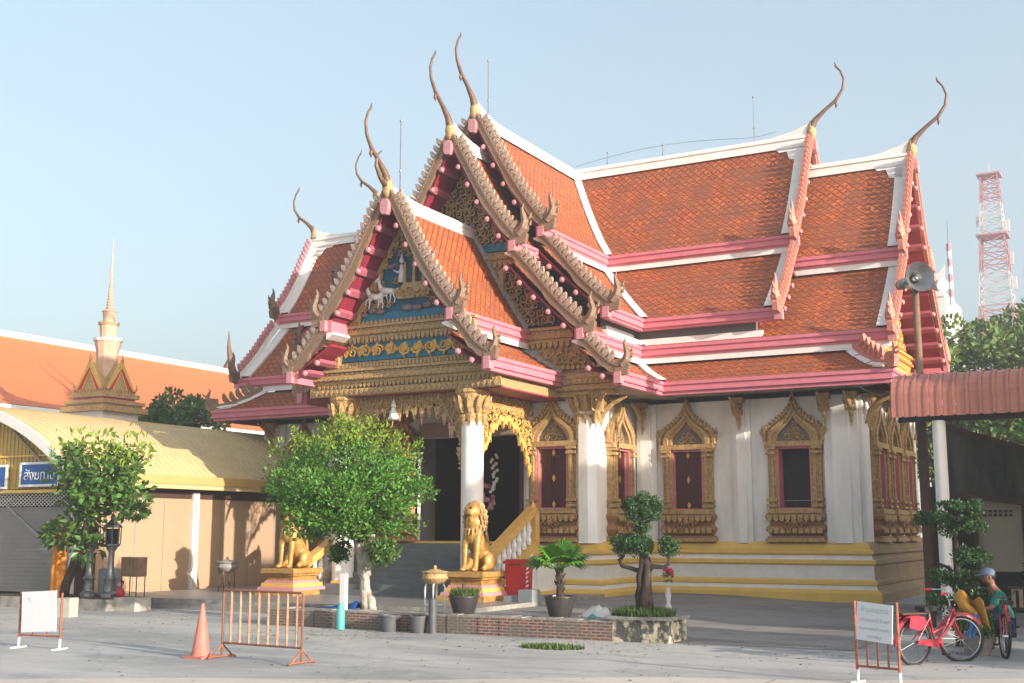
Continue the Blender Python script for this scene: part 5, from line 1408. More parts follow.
sp = empty('spired_pavilion', (-36.5, 33.3, 0)); tag(sp, 'gilded square pavilion roof with tall pale stepped spire beyond the cream hall', 'pavilion')
b = MB().m('goldbright')
for z0, z1, w, mm in ((5.2, 6.35, .9, 'offwhite'), (6.35, 6.55, 1.16, 'gold'), (6.55, 6.66, 1.0, 'goldbrown'), (6.66, 6.80, 1.08, 'gold'), (6.80, 6.92, .8, 'pink'), (6.92, 7.10, .92, 'gold'), (7.10, 7.3, .8, 'gold')):
    b.m(mm); b.box((0, 0, (z0 + z1) / 2), (w * 2, w * 2, z1 - z0))
b.m('offwhite'); b.box((0, 0, 2.6), (1.6, 1.6, 5.2)); b.build('body', sp)
for k in range(4):
    b = MB(); a = k * pi / 2; G = lambda u, z, t, a=a: (u * cos(a) - t * sin(a), u * sin(a) + t * cos(a), z)
    b.m('goldbrown'); b.prism([(-.6, 7.25), (.6, 7.25), (0, 8.3)], -.78, -.1, G)
    for q0, q1, zz, t0, mm in ((.72, .60, 0, -.86, 'goldbright'), (.60, .42, -.08, -.84, 'redpaint'), (.42, .34, -.20, -.82, 'goldbright')):
        b.m(mm)
        for sg in (-1, 1): b.prism([(sg * q0, 7.22), (sg * q1, 7.22), (0, 8.22 + zz - .12), (0, 8.42 + zz)], t0, -.75, G)
    b.m('gold')
    for sg in (-1, 1): b.tube([G(sg * .72, 7.22, -.82), G(sg * .84, 7.35, -.82), G(sg * .82, 7.55, -.82)], [.06, .04, .01], 5)
    b.tube([G(0, 8.3, -.82), G(0, 8.45, -.86), G(0, 8.7, -.82)], [.06, .04, .01], 5)
    for kk in range(5): b.tube([G(-.4 + .2 * kk, 7.05, -.9), G(-.4 + .2 * kk, 7.24, -.9)], [.05, .01], 4)
    b.build('gable', sp)
b = MB(); M['spirepink'] = mat('pale_pink_stone', (.58,.40,.29), .7, var=.25, scale=5)
b.m('spirepink'); b.lathe([(.5, 7.5), (.42, 8.3), (.44, 8.7), (.52, 9.2)], n=12); b.m('offwhite'); b.lathe([(.56, 9.2), (.58, 9.3), (.3, 9.34)], n=12)
b.m('spirepink'); b.lathe([(.30, 9.3), (.36, 9.85)], n=12); b.m('goldbrown'); b.lathe([(.4, 9.85), (.42, 9.95), (.2, 9.98)], n=12); b.m('spirepink'); b.lathe([(.22, 9.95), (.26, 10.35), (.30, 10.4), (.14, 10.5)], n=12)
for k in range(11):
    z = 10.5 + k * .12; q = .16 * (1 - k / 14); b.lathe([(q * .7, z), (q, z + .05), (q * .7, z + .11)], n=10)
b.lathe([(.06, 11.8), (.035, 12.4), (.05, 12.6), (.02, 12.75), (.01, 13.4)], n=8); b.build('spire', sp)

# ================================================================== radio mast, far stupa
rm = empty('radio_mast', (-16.9, 150, 0)); tag(rm, 'distant red and white lattice radio mast above the trees', 'mast')
def lat(mb, z0, z1, w0, w1, nb):
    for sx, sy in ((-1, -1), (1, -1), (1, 1), (-1, 1)): mb.tube([(sx * w0, sy * w0, z0), (sx * w1, sy * w1, z1)], .10, 4)
    for k in range(nb):
        za, zb = z0 + (z1 - z0) * k / nb, z0 + (z1 - z0) * (k + 1) / nb; wa, wb = w0 + (w1 - w0) * k / nb, w0 + (w1 - w0) * (k + 1) / nb
        for (ax, ay), (bx, by) in (((-1, -1), (1, -1)), ((1, -1), (1, 1)), ((1, 1), (-1, 1)), ((-1, 1), (-1, -1))):
            mb.tube([(ax * wa, ay * wa, za), (bx * wb, by * wb, zb)], .07, 4); mb.tube([(bx * wa, by * wa, za), (ax * wb, ay * wb, zb)], .07, 4); mb.tube([(ax * wb, ay * wb, zb), (bx * wb, by * wb, zb)], .08, 4)
def W(z): return 2.25 - (z - 20) * .055
sec = [(0, 24, 'towerwhite'), (24, 28, 'towerred'), (28, 32, 'towerwhite'), (32, 36.5, 'towerred'), (36.5, 40.5, 'towerwhite'), (40.5, 44, 'towerred')]
for z0, z1, mm in sec:
    mb = MB().m(mm); lat(mb, z0, z1, W(z0), W(z1), 3 if z0 else 6); mb.build('mast_section', rm)
pf2 = MB().m('towerred')
for z in (36.5, 44): pf2.bb(-W(z) - .4, W(z) + .4, -W(z) - .4, W(z) + .4, z, z + .2)
pf2.m('towerwhite'); pf2.tube([(0, 0, 44), (0, 0, 45.8)], [.10, .04], 4)
for x, z in ((1.9, 33), (1.7, 37.0), (-1.6, 38), (2.1, 30)): pf2.bb(x - .2, x + .2, -.2, .2, z, z + 1.5)
pf2.build('platform', rm)
st_ = empty('far_gable_roof', (-12.6, 80, 0)); tag(st_, 'distant pale gable end with banded pole rising above the trees by the temple edge', 'building')
b = MB().m('offwhite'); b.bb(-2.2, .6, -1, 6, 0, 16.9); b.prism([(-2.4, 16.6), (.6, 16.6), (.7, 18.6), (.4, 18.2), (-.3, 17.9)], -1.1, -.7, lambda a, z, t: (a, t, z)); b.m('orange'); b.prism([(-2.2, 16.8), (.1, 16.8), (.1, 17.9), (-1.5, 18.3)], -1.25, -1.12, lambda a, z, t: (a, t, z)); b.build('gable', st_)
b = MB()
for k in range(8): b.m('towerred' if k % 2 else 'offwhite'); b.lathe([(.14, 0), (.14, .5)], (1.0, -.9, 16 + k * .5), 8)
b.m('steel'); b.lathe([(.04, 0), (.02, 1.6)], (1.0, -.9, 20), 6); b.build('pole', st_)

# ================================================================== right canopy
cn = empty('canopy_shelter', (-3.9, 22.3, 0)); tag(cn, 'open shelter with salmon ribbed metal roof on a white post', 'shelter')
def CC(x, y, z): return (x + 3.9, y - 22.3, z)
b = MB().m('salmon'); x = -4.38; ribs = 0
while x < 9:
    for i in range(8):
        q0, q1 = i / 8, (i + 1) / 8
        def E(q): 
            a = min(q * 1.6, 1) * radians(86); return (22.75 - .62 * sin(a), 4.22 + .42 * cos(a) - max(0, q - .625) * 1.15)
        (ya, za), (yb, zb) = E(q0), E(q1)
        for xa, xb, k in ((x, x + .17, 0), (x + .17, x + .22, .025)):
            b.add([CC(xa, ya - k, za + k * .7), CC(xb, ya - k, za + k * .7), CC(xb, yb - k, zb + k * .5), CC(xa, yb - k, zb + k * .5)], [(0, 1, 2, 3)])
    ya, za = 22.75, 4.64
    b.add([CC(x, ya, za), CC(x + .17, ya, za), CC(x + .17, 33, za + .9), CC(x, 33, za + .9)], [(0, 1, 2, 3)])
    b.add([CC(x + .17, ya, za + .03), CC(x + .22, ya, za + .03), CC(x + .22, 33, za + .93), CC(x + .17, 33, za + .93)], [(0, 1, 2, 3)])
    x += .22
b.prism([(22.75, 4.62), (33, 5.5), (33, 5.1), (22.75, 4.3), (22.2, 3.84), (22.15, 4.2), (22.3, 4.48)], -4.40, -4.36, lambda a, z, t: CC(t, a, z))
b.build('roof', cn)
b = MB().m('dark'); b.bb(-4.3, 9, 22.3, 22.4, 3.74, 3.88, f=CC); b.bb(-4.3, 9, 26.3, 26.4, 4.2, 4.4, f=CC)
for x in (-3.85, 0.5, 5): b.prism([(22.4, 3.75), (22.4, 3.9), (33, 4.9), (33, 4.75)], x - .05, x + .05, lambda a, z, t: CC(t, a, z))
b.build('beam', cn)
b = MB().m('offwhite'); b.lathe([(.115, 0), (.115, 3.75)], CC(-3.62, 22.35, 0), 12); b.build('post', cn, auto=40)
for q in ((-4.35, -4.2, 24.3, 24.45), (4, 4.15, 22.42, 22.6), (4, 4.15, 31, 31.2)): b = MB().m('darkwood'); b.bb(*q, 0, 4.1, f=CC); b.build('post', cn)
# netted lean-to and beige outbuilding behind
nb = empty('netted_outbuilding', (-3, 29.5, 0)); tag(nb, 'dark netted lean-to over a beige wall under the salmon canopy', 'outbuilding')
def NN(x, y, z): return (x + 3, y - 29.5, z)
b = MB().m('net'); b.grid(lambda a, c: NN(-4.85 + 7 * a, 29.5 + .08 * sin(a * 60) * (1 - c * .5), (2.75 - .9 * a * 1.0) * (1 - c) + (4.25 - 2.4 * a) * c), 90, 8); b.build('netting', nb, smooth=True)
b = MB().m('darkwood'); b.prism([(-4.9, 4.25), (2.2, 1.82), (2.2, 1.95), (-4.9, 4.38)], 29.38, 29.46, lambda a, z, t: NN(a, t, z)); b.prism([(-4.9, 2.62), (2.2, 1.72), (2.2, 1.85), (-4.9, 2.75)], 29.36, 29.46, lambda a, z, t: NN(a, t, z))
for x in (-4.1, -3.05, -1.0): b.bb(x - .04, x + .04, 29.48, 29.58, 0, 2.6, f=NN)
b.build('frame', nb)
b = MB().m('beige'); b.m('offwhite')
M['beigewall'] = mat('beige_wall', (.40,.36,.27), .8, var=.12, scale=1.5); b.m('beigewall'); b.bb(-4.15, -3.12, 29.6, 29.8, .9, 2.62, f=NN)
b.m('darkwood')
for i in range(6):
    for j in range(2): b.bb(-3.92 + i * .11, -3.85 + i * .11, 29.58, 29.61, 2.14 + j * .09, 2.2 + j * .09, f=NN)
b.m('dark'); b.bb(-5.6, 6, 31.5, 31.7, 0, 2.9, f=NN); b.bb(-4.15, -3.12, 29.62, 29.8, 0, .899, f=NN); b.build('wall', nb)
b = MB().m('teal'); b.bb(-2.95, -1.6, 29.2, 29.9, 1.75, 2.05, f=NN); b.m('white'); b.bb(-2.97, -1.6, 29.18, 29.2, 1.66, 1.74, f=NN); b.build('awning', nb)
# dark pile of branches + low railing at right
pb_ = MB().m('darksteel'); M['brush'] = mat('dark_brush', (.05,.055,.045), .9, var=.5, scale=8, island=.4); pb_.m('brush')
for _ in range(380):
    a = ru(0, pi); r0 = ru(.0, 1.0); x, z = -1.75 + r0 * cos(a) * 1.0, .72 + r0 * sin(a) * .75
    d = ru(0, 2 * pi); pb_.tube([(x, 26 + ru(-.4, .4), z), (x + .22 * cos(d), 26 + ru(-.5, .3), z + .2 * sin(d)), (x + .4 * cos(d), 25.8, z + .28 * sin(d) - .08)], [.028, .02, .006], 4)
tag(pb_.build('brush_pile'), 'heap of dark cut branches behind the low railing at the right edge', 'brush pile')
rl = MB().m('beige')
for k in range(26): rl.bb(-2.9 + k * .13, -2.83 + k * .13, 25.0, 25.04, .38, .74)
rl.m('darksteel'); rl.bb(-2.95, 1.5, 24.98, 25.02, .72, .77); rl.bb(-2.95, 1.5, 24.98, 25.02, .33, .38)
for x in (-2.9, -.8, 1.3): rl.bb(x, x + .05, 24.98, 25.03, 0, .38)
tag(rl.build('low_railing'), 'low pale slatted railing in front of the brush heap', 'railing')

# loudspeaker pole
lsq = empty('loudspeaker_pole', (-4.88, 28, 0)); tag(lsq, 'grey horn loudspeaker on a tall weathered wooden pole', 'loudspeaker')
b = MB().m('wood'); b.tube([(0, 0, 0), (.0, 0, 7.35)], [.10, .075], 8); b.build('pole', lsq, smooth=True)
b = MB().m('steel')
ax = Vector((.62, -.78, .02)).normalized(); s1 = ax.orthogonal().normalized(); s2 = ax.cross(s1)
c0 = Vector((-.12, .12, 7.50)); prof = [(.05, -.22), (.08, -.1), (.07, .05), (.12, .18), (.22, .33), (.33, .43), (.35, .45)]
nn_ = 18; vs = []
for r__, h_ in prof:
    for j in range(nn_): a = 2 * pi * j / nn_; vs.append(c0 + ax * h_ + (s1 * cos(a) + s2 * sin(a)) * r__)
b.add(vs, [(i * nn_ + j, i * nn_ + (j + 1) % nn_, (i + 1) * nn_ + (j + 1) % nn_, (i + 1) * nn_ + j) for i in range(len(prof) - 1) for j in range(nn_)])
b.tube([c0 - ax * .25, c0 - ax * .5], [.13, .12], 10); b.tube([c0 - ax * .1, c0 + ax * .3], [.05, .06], 8); b.build('horn', lsq, smooth=True)
b = MB().m('offwhite'); b.tube([c0 + Vector((.5, .1, -.15)), c0 + Vector((.72, -.1, -.2))], [.1, .16], 10); b.m('darksteel'); b.tube([(0, 0, 7.3), tuple(c0 + Vector((.5, .1, -.15)))], .025, 5); b.build('small_horn', lsq)

# long hall added out of view to keep low sun off the paving
ne = empty('shade_hall', (40, 0, 0)); tag(ne, 'unseen long white hall added on the right to shade the courtyard', 'building')
b = MB().m('plaster'); b.bb(0, 9, -60, 20, 0, 6.6); b.build('wall', ne)
b = MB().m('orange'); b.prism([(-.6, 6.6), (4, 8.6), (9.6, 6.6)], -60.5, 20.5, lambda a, z, t: (a, t, z)); b.build('roof', ne)
b = MB().m('maroon')
for k in range(13): b.bb(-.05, .0, -43 + k * 4.6, -41.6 + k * 4.6, 1.0, 2.8); b.bb(-.05, .0, -43 + k * 4.6, -41.6 + k * 4.6, 4.0, 5.5)
b.build('shutter', ne)
n2 = empty('shade_house', (10, 28, 0)); tag(n2, 'unseen tall plain house added east of the canopy to shade the temple walls', 'building')  # house added out of view, sized to shade the facade and end wall
b = MB().m('plaster'); b.bb(0, 7, -9.2, 12, 0, 8.4); b.build('wall', n2)
b = MB().m('orange'); b.prism([(-.6, 8.4), (3.0, 9.9), (7.6, 8.4)], -9.3, 12.5, lambda a, z, t: (a, t, z)); b.build('roof', n2)
b = MB().m('maroon')
for k in range(4): b.bb(-.05, .0, -4 + k * 4, -2.8 + k * 4, 3.6, 5.0)
b.build('shutter', n2)

bgtree((6.4, 16.9, 0), 1.7, 1.7, 3.0, 3500, 'unseen leafy tree added right of the bicycles to shade them', None, size=.12)  # extra tree out of view, put here so the bicycles fall in shade

# ================================================================== STREET OBJECTS
# crowd barrier
ba = empty('crowd_barrier', (-11.45, 13.5, 0), radians(-5)); tag(ba, 'rusty steel crowd barrier with peeling orange uprights', 'barrier')
w = .78; b = MB().m('darksteel')
b.m('brownrust'); b.tube([(-w, 0, .03), (-w, 0, .93), (-w + .03, 0, .96), (w - .03, 0, .96), (w, 0, .93), (w, 0, .03)], .019, 6); b.tube([(-w, 0, .22), (w, 0, .22)], .017, 6); b.build('frame', ba)
for k in range(8):
    b = MB().m('peel'); x = -w + .16 + k * .185; b.tube([(x, 0, .23), (x, 0, .95)], .017, 6); b.build('upright', ba)
for sg in (-1, 1):
    b = MB().m('rust'); b.tube([(sg * w, -.26, .015), (sg * w, -.2, .03), (sg * w, 0, .20), (sg * w, .2, .03), (sg * w, .26, .015)], .016, 6); b.tube([(sg * w, -.22, .03), (sg * w, .22, .03)], .014, 5); b.build('foot', ba)
# cone
co = empty('traffic_cone', (-12.52, 13.45, 0)); tag(co, 'faded orange traffic cone beside the barrier', 'traffic cone')
b = MB().m('cone'); b.lathe([(.15, .03), (.135, .06), (.025, .76), (.01, .77)], n=20); b.build('body', co, auto=40)
b = MB().m('cone'); b.box((0, 0, .017), (.36, .36, .034)); b.build('base', co)
# notice boards
def notice(name, loc, rz, label, lines, w, h, z0, H_, lean, bars):
    r = empty(name, loc, rz); tag(r, label, 'notice board', 'white notice boards on red stands')
    b = MB().m('rust')
    for x in (-w, w): b.tube([(x, 0, .14), (x, 0, H_)], .018, 6)
    b.tube([(-w, 0, .2), (w, 0, .2)], .016, 6)
    for k in range(bars): x = -w + 2 * w * (k + 1) / (bars + 1); b.tube([(x, 0, .2), (x, 0, z0 + .05)], .013, 5)
    b.build('frame', r)
    b = MB().m('offwhite')
    for x in (-w, w): b.tube([(x, 0, 0), (x, 0, .16)], .02, 6); b.tube([(x, -.16, .01), (x, .16, .01)], .014, 5)
    b.build('leg', r)
    X = Matrix.Rotation(lean, 4, 'Y')
    b = MB().m('boardshade'); b.X = Matrix.Translation((0, -.03, z0 + h / 2)) @ X; b.bb(-w * .84, w * .84, -.012, .0, -h / 2, h / 2); b.build('board', r)
    for i, (tx, sz, xx, zz) in enumerate(lines):
        text_mesh(tx, sz, 'lettering', 'textblue', Matrix.Translation((0, -.03, z0 + h / 2)) @ X @ Matrix.Translation((xx, -.0135, zz)) @ Matrix.Rotation(pi / 2, 4, 'X'), r, depth=.001)
notice('notice_board', (-15.68, 13.25, 0), radians(5), 'blank white notice board on peeling red stand at the left of the paving', [('ๆ', .09, -.2, .19)], .42, .62, .26, .86, radians(-3), 2)
notice('notice_board', (-3.27, 15.0, 0), radians(-18), 'white notice board with faded handwritten Thai lines on red barred stand', [('ห้ามจอดรถ', .085, 0, .14), ('บริเวณหน้าโบสถ์', .062, 0, .02), ('กรุณาจอดด้านหลัง', .055, 0, -.08), ('ขอบคุณ', .055, 0, -.17)], .28, .45, .50, .97, radians(4), 3)
# red bin, grey step
bn = empty('wheelie_bin', (-13.72, 25.3, .225), radians(8)); tag(bn, 'red plastic bin standing beside the right lion pedestal', 'bin')
b = MB().m('bin'); b.box((0, 0, .42), (.46, .46, .80), taper=1.12); b.build('body', bn)
b = MB().m('bin'); b.bb(-.29, .29, -.3, .29, .83, .9); b.bb(-.25, .25, -.25, .25, .9, .93); b.build('lid', bn)
b = MB().m('offwhite')
for k in range(5): b.tube([(.245 + ru(0, .01), -.2 + ru(-.02, .02), .3 + k * .1), (.26, -.12 + ru(-.06, .06), .34 + k * .1)], .02, 4)
b.build('sticker', bn)
gs_ = MB().m('galv'); gs_.bb(-13.2, -12.85, 24.3, 24.7, .228, .50); gs_.bb(-13.6, -13.2, 24.35, 24.65, .228, .36); tag(gs_.build('grey_crate'), 'grey crate on the step edge in front of the red bin', 'crate')
# pots
def pot(loc, r, h, name, label, group):
    o = empty(name, loc); tag(o, label, 'plant pot', group)
    b = MB().m('pot'); b.lathe([(r * .62, 0), (r * .7, .03), (r * .95, h * .7), (r * 1.0, h * .9), (r * 1.08, h * .92), (r * 1.08, h), (r * .92, h), (r * .9, h * .9)], n=20); b.build('vessel', o, auto=40)
    b = MB().m('soil'); b.lathe([(r * .92, h * .9), (.01, h * .93)], n=16); b.build('earth', o); return o
o = pot((-9.6, 19.2, .31), .27, .38, 'potted_palm', 'fan palm in dark pot on the brick wall', 'plant pots on the terrace edge')
b = MB().m('bark'); b.tube([(0, 0, .33), (.01, 0, .6), (-.02, 0, .85)], [.075, .06, .05], 8)
for k in range(14): a = k * 2.4; z = .45 + k * .03; b.tube([(.05 * cos(a), .05 * sin(a), z), (.1 * cos(a), .1 * sin(a), z + .08)], [.03, .008], 4)
b.build('trunk', o)
for k, (az, el, L_) in enumerate(((pi, .25, .5), (0.0, .55, .42), (2.3, .8, .45), (.8, .9, .4), (-1.0, .5, .42), (-2.2, .45, .45), (1.6, 1.2, .42), (3.6, .9, .4), (5.8, .3, .45), (-1.6, 1.0, .38))):
    b = MB().m('fan'); d = Vector((cos(az) * cos(el), sin(az) * cos(el), sin(el))); p0 = Vector((0, 0, .82)); hub = p0 + d * L_ * .75
    b.tube([p0, hub], [.012, .008], 4); sd = d.cross(Vector((0, 0, 1))).normalized(); nup = sd.cross(d)
    for j in range(17):
        th_ = radians(-100 + 200 * j / 16); v_ = d * cos(th_) + sd * sin(th_); l = .43 * (1 - .15 * abs(th_)); w_ = .038
        pv = v_.cross(nup).normalized() * w_; tip = hub + v_ * l + Vector((0, 0, -.12 * l * 3 * .8)); mid = hub + v_ * l * .55
        b.add([hub, mid + pv, tip, mid - pv], [(0, 1, 2, 3)])
    b.build('frond', o)
o = pot((-11.5, 19.1, .31), .27, .34, 'potted_grass', 'low tufted grass in wide dark pot beside the incense bowl', 'plant pots on the terrace edge')
b = MB().m('grass')
def reg3(): a, r = ru(0, 2 * pi), sqrt(R()) * .26; return (r * cos(a), r * sin(a), .32)
blades(b, reg3, 900, .06, .2, .012); b.build('tuft', o)
b = MB().m('darksteel'); b.tube([(0, 0, .33), (0, 0, .55)], [.05, .03], 6); b.build('stem', o)
# flowers in pale vase, near clipped tree
o = empty('flower_vase', (-10.1, 25.6, .05)); tag(o, 'pale slim vase of pink flowers behind the clipped tree', 'vase')
b = MB().m('offwhite'); b.lathe([(.07, 0), (.08, .1), (.04, .18), (.07, .36), (.04, .48), (.055, .52)], n=10); b.build('vessel', o, auto=40)
b = MB().m('leafmid'); leaves(b, [((0, 0, .75), (.1, .1, .1))], 50, .05, 1); b.m('flowerred')
for _ in range(16): b.ball((ru(-.13, .13), ru(-.1, .1), .85 + ru(-.06, .08)), .04, 5)
b.build('bouquet', o)
# plastic bag
b = MB().m('offwhite')
b.grid(lambda a, c: (-9.3 + .66 * a, 19.3 + .22 * c, .33 + .06 * sin(pi * a) * sin(pi * c) + .09 * sin(pi * a) * sin(pi * c) * (1.3 + mn.noise(Vector((a * 7, c * 6, 1)))) + .05 * abs(mn.noise(Vector((a * 12, c * 9, 4))))), 26, 14)
b.m('turq'); b.grid(lambda a, c: (-9.12 + .2 * a, 19.27 + .12 * c, .33 + .07 * sin(pi * a) * sin(pi * c)), 6, 5)
tag(b.build('plastic_bag', smooth=True), 'crumpled white plastic bag lying on the brick wall by the palm', 'plastic bag')
b = MB().m('tarp'); b.grid(lambda a, c: (-14.95 + .95 * a, 19.2 + .35 * c, .29 + .03 + .13 * a * sin(pi * c) * (1 + mn.noise(Vector((a * 6, c * 5, 9)))) + .03 * mn.noise(Vector((a * 14, c * 9, 2)))), 26, 14)
tag(b.build('blue_tarp', smooth=True), 'crumpled blue tarpaulin on the wall left of the round tree', 'tarpaulin')
b = MB().m('turq'); b.lathe([(.08, 0), (.085, .04), (.085, .34), (.06, .39), (.045, .44), (.045, .48)], (-13.85, 18.55, 0), 12); tag(b.build('gas_cylinder', auto=40), 'slim turquoise cylinder against the brick wall below the round tree', 'cylinder')
b = MB().m('offwhite'); b.bb(-14.22, -14.10, 19.0, 19.1, .3, 1.0); tag(b.build('white_post'), 'short square white post beside the whitewashed trunk', 'post')
for x, y, l in ((-12.75, 18.55, 'grey plastic bucket against the brick wall, left of its pair'), (-12.15, 18.6, 'grey plastic bucket against the wall under the brass bowl, right of its pair')):
    b = MB().m('bucket'); b.lathe([(.14, 0), (.18, .27), (.195, .27), (.195, .30), (.165, .30), (.155, .24)], (x, y, 0), 16); tag(b.build('bucket', auto=40), l, 'bucket', 'grey buckets by the brick wall')
b = MB().m('bucket'); b.lathe([(.075, 0), (.075, .6)], (-11.85, 18.6, 0), 10); tag(b.build('short_pipe', auto=40), 'short upright grey pipe beside the buckets', 'pipe')

# bicycles
def wheel(parent, x, r=.31, X=None):
    w = MB().m('rubber'); w.X = X
    w.tube([(x + r * cos(a), 0, r + r * sin(a)) for a in [2 * pi * k / 28 for k in range(29)]], .024, 6, cap=False)
    o = w.build('wheel', parent)
    s = MB().m('chrome'); s.X = X
    s.tube([(x + (r - .03) * cos(a), 0, r + (r - .03) * sin(a)) for a in [2 * pi * k / 28 for k in range(29)]], .010, 4, cap=False)
    for k in range(16): a = k * pi / 8; s.tube([(x, .02 * (-1) ** k, r), (x + (r - .03) * cos(a), 0, r + (r - .03) * sin(a))], .0022, 3)
    s.tube([(x, -.04, r), (x, .04, r)], .022, 6); s.build('rim', o)
def bicycle(loc, rz, mt, label, basket, bar, steer=0, lean=0):
    r = empty('bicycle', loc, rz); r.rotation_euler = (lean, 0, rz); tag(r, label, 'bicycle', 'bicycles parked by the notice board')
    wheel(r, 0); X = Matrix.Translation((.93, 0, 0)) @ Matrix.Rotation(steer, 4, 'Z'); wheel(r, 0, X=X)
    f = MB().m(mt); bbk = (.40, 0, .28); hd = (.80, 0, .62); hd2 = (.76, 0, .74); st = (.30, 0, .62)
    f.tube([bbk, st], .018, 6); f.tube([hd2, hd], .026, 8); f.tube([hd, (.6, 0, .40), bbk], .024, 8); f.tube([hd2, (.62, 0, .5), (.36, 0, .42)], .018, 6)
    for s in (-1, 1): f.tube([bbk, (0, s * .05, .31)], .011, 5); f.tube([st, (0, s * .05, .31)], .010, 5)
    f.build('frame', r)
    k = MB().m(mt); k.X = X
    for s in (-1, 1): k.tube([(-.13, s * .035, .62), (-.1, s * .045, .52), (0, s * .05, .31)], .013, 5)
    k.build('fork', r)
    k = MB().m(mt); k.tube([(.0 + .345 * cos(a), 0, .31 + .345 * sin(a)) for a in [radians(q) for q in range(20, 190, 12)]], .03, 5, flat=.3); k.X = X; k.tube([(.345 * cos(a), 0, .31 + .345 * sin(a)) for a in [radians(q) for q in range(40, 175, 12)]], .03, 5, flat=.3); k.build('mudguard', r)
    k = MB().m('rubber'); k.prism([(.13, -.09), (.2, -.1), (.42, -.03), (.46, 0), (.42, .03), (.2, .1), (.13, .09)], .72, .78, lambda a, b, t: (a - .02, b, t)); k.m('chrome'); k.tube([st, (.28, 0, .72)], .013, 6); k.build('saddle', r)
    h = MB().m('chrome' if bar != 'dark' else 'darksteel'); h.X = X; h.tube([(-.15, 0, .7), (-.18, 0, .84)], .013, 6); h.tube([(-.32, -.27, .96), (-.2, -.2, .97), (-.15, -.1, .86), (-.18, 0, .84), (-.15, .1, .86), (-.2, .2, .97), (-.32, .27, .96)], .011, 6)
    o = h.build('handlebar', r)
    g_ = MB().m('bikered' if bar != 'dark' else 'turq'); g_.X = X
    for s in (-1, 1): g_.tube([(-.32, s * .27, .96), (-.42, s * .28, .955)], .018, 6)
    g_.build('grip', o)
    c = MB().m(mt); c.prism([(-.02, .29), (.30, .24), (.44, .20), (.47, .28), (.44, .35), (.3, .35), (.0, .34)], -.085, -.075, lambda a, b, t: (a, t, b)); c.m('chrome'); c.lathe([(.085, 0), (.085, .01)], (0, 0, 0), 14); 
    c.build('chain_guard', r)
    p = MB().m('rubber'); p.tube([bbk, (.40, -.1, .28), (.46, -.1, .15)], .009, 5); p.bb(.42, .5, -.18, -.1, .13, .155); p.tube([bbk, (.40, .1, .28), (.34, .1, .41)], .009, 5); p.bb(.30, .38, .1, .18, .40, .425); p.build('pedal', r)
    if basket:
        q = MB().m(mt)
        for s in (-1, 1): q.prism([(-.20, .52), (.0, .47), (.14, .56), (.08, .66), (-.18, .67)], s * .10, s * .105, lambda a, b, t: (a, t, b))
        q.m('darksteel'); q.bb(-.3, .22, -.08, .08, .69, .71); q.build('rack', r)
    return r
bicycle((-3.32, 17.45, 0), radians(58), 'bikepink', 'pink step-through bicycle with white handlebar beside the notice board', True, 'w', steer=radians(-25), lean=radians(4))
bicycle((-2.42, 19.9, 0), radians(-85), 'bikered', 'red and black bicycle pointing at the viewer near the right edge', False, 'dark', steer=radians(14), lean=radians(-3))
b = MB().m('yellowcloth')
b.grid(lambda a, c: (-2.95 + .38 * a + .08 * c, 18.95 + .12 * sin(a * 5), .92 - .42 * c * (.5 + .5 * a) + .05 * sin(a * 9) - .12 * a), 20, 12)
b.tube([(-2.95, 18.95, .9), (-2.85, 18.92, .72), (-2.72, 18.9, .62), (-2.62, 18.9, .42)], [.07, .08, .06, .03], 8)
tag(b.build('yellow_jacket', smooth=True), 'yellow cloth draped between the two bicycles', 'cloth')
b = MB().m('bluesign'); b.tube([(-2.78, 18.7, .3), (-2.7, 18.75, .62)], .03, 6); b.tube([(-2.72, 18.7, .3), (-2.64, 18.75, .62)], .02, 6); tag(b.build('rolled_umbrella'), 'short blue rolled umbrella under the yellow cloth', 'umbrella')
# small shrub pots under bikes
o = empty('potted_shrub', (-2.75, 19.3, 0)); tag(o, 'small leafy shrub in stone pot behind the bicycles', 'plant pot')
b = MB().m('concrete'); b.lathe([(.18, 0), (.24, .28), (.26, .3), (.22, .3)], n=14); b.build('vessel', o, auto=40)
b = MB().m('leafmid'); leaves(b, clumps((0, 0, .44), (.32, .3, .16), 16, .08, .14, .4), 900, .04, 1.0); b.build('foliage', o)

# person squatting behind the bikes
pr = empty('person', (-2.58, 20.5, 0), radians(-62)); tag(pr, 'person squatting behind the bicycles in grey-blue cap, teal shirt and navy trousers', 'person')
def skin_body(name, mname, verts, edges, rad, parent, root=0, sub=2):
    me = bpy.data.meshes.new(name); me.from_pydata(verts, edges, []); o = bpy.data.objects.new(name, me); COL.objects.link(o)
    o.modifiers.new('s', 'SKIN'); sk = me.skin_vertices[0].data
    for i, q in enumerate(rad): sk[i].radius = (q, q) if not isinstance(q, tuple) else q; sk[i].use_root = (i == root)
    md = o.modifiers.new('d', 'SUBSURF'); md.levels = sub; md.render_levels = sub
    dg = bpy.context.evaluated_depsgraph_get(); dg.update(); m2 = bpy.data.meshes.new_from_object(o.evaluated_get(dg)); bpy.data.objects.remove(o)
    m2.materials.clear(); m2.materials.append(M[mname]); m2.polygons.foreach_set('use_smooth', [True] * len(m2.polygons)); m2.name = name
    q = bpy.data.objects.new(name, m2); COL.objects.link(q); q.parent = parent; return q
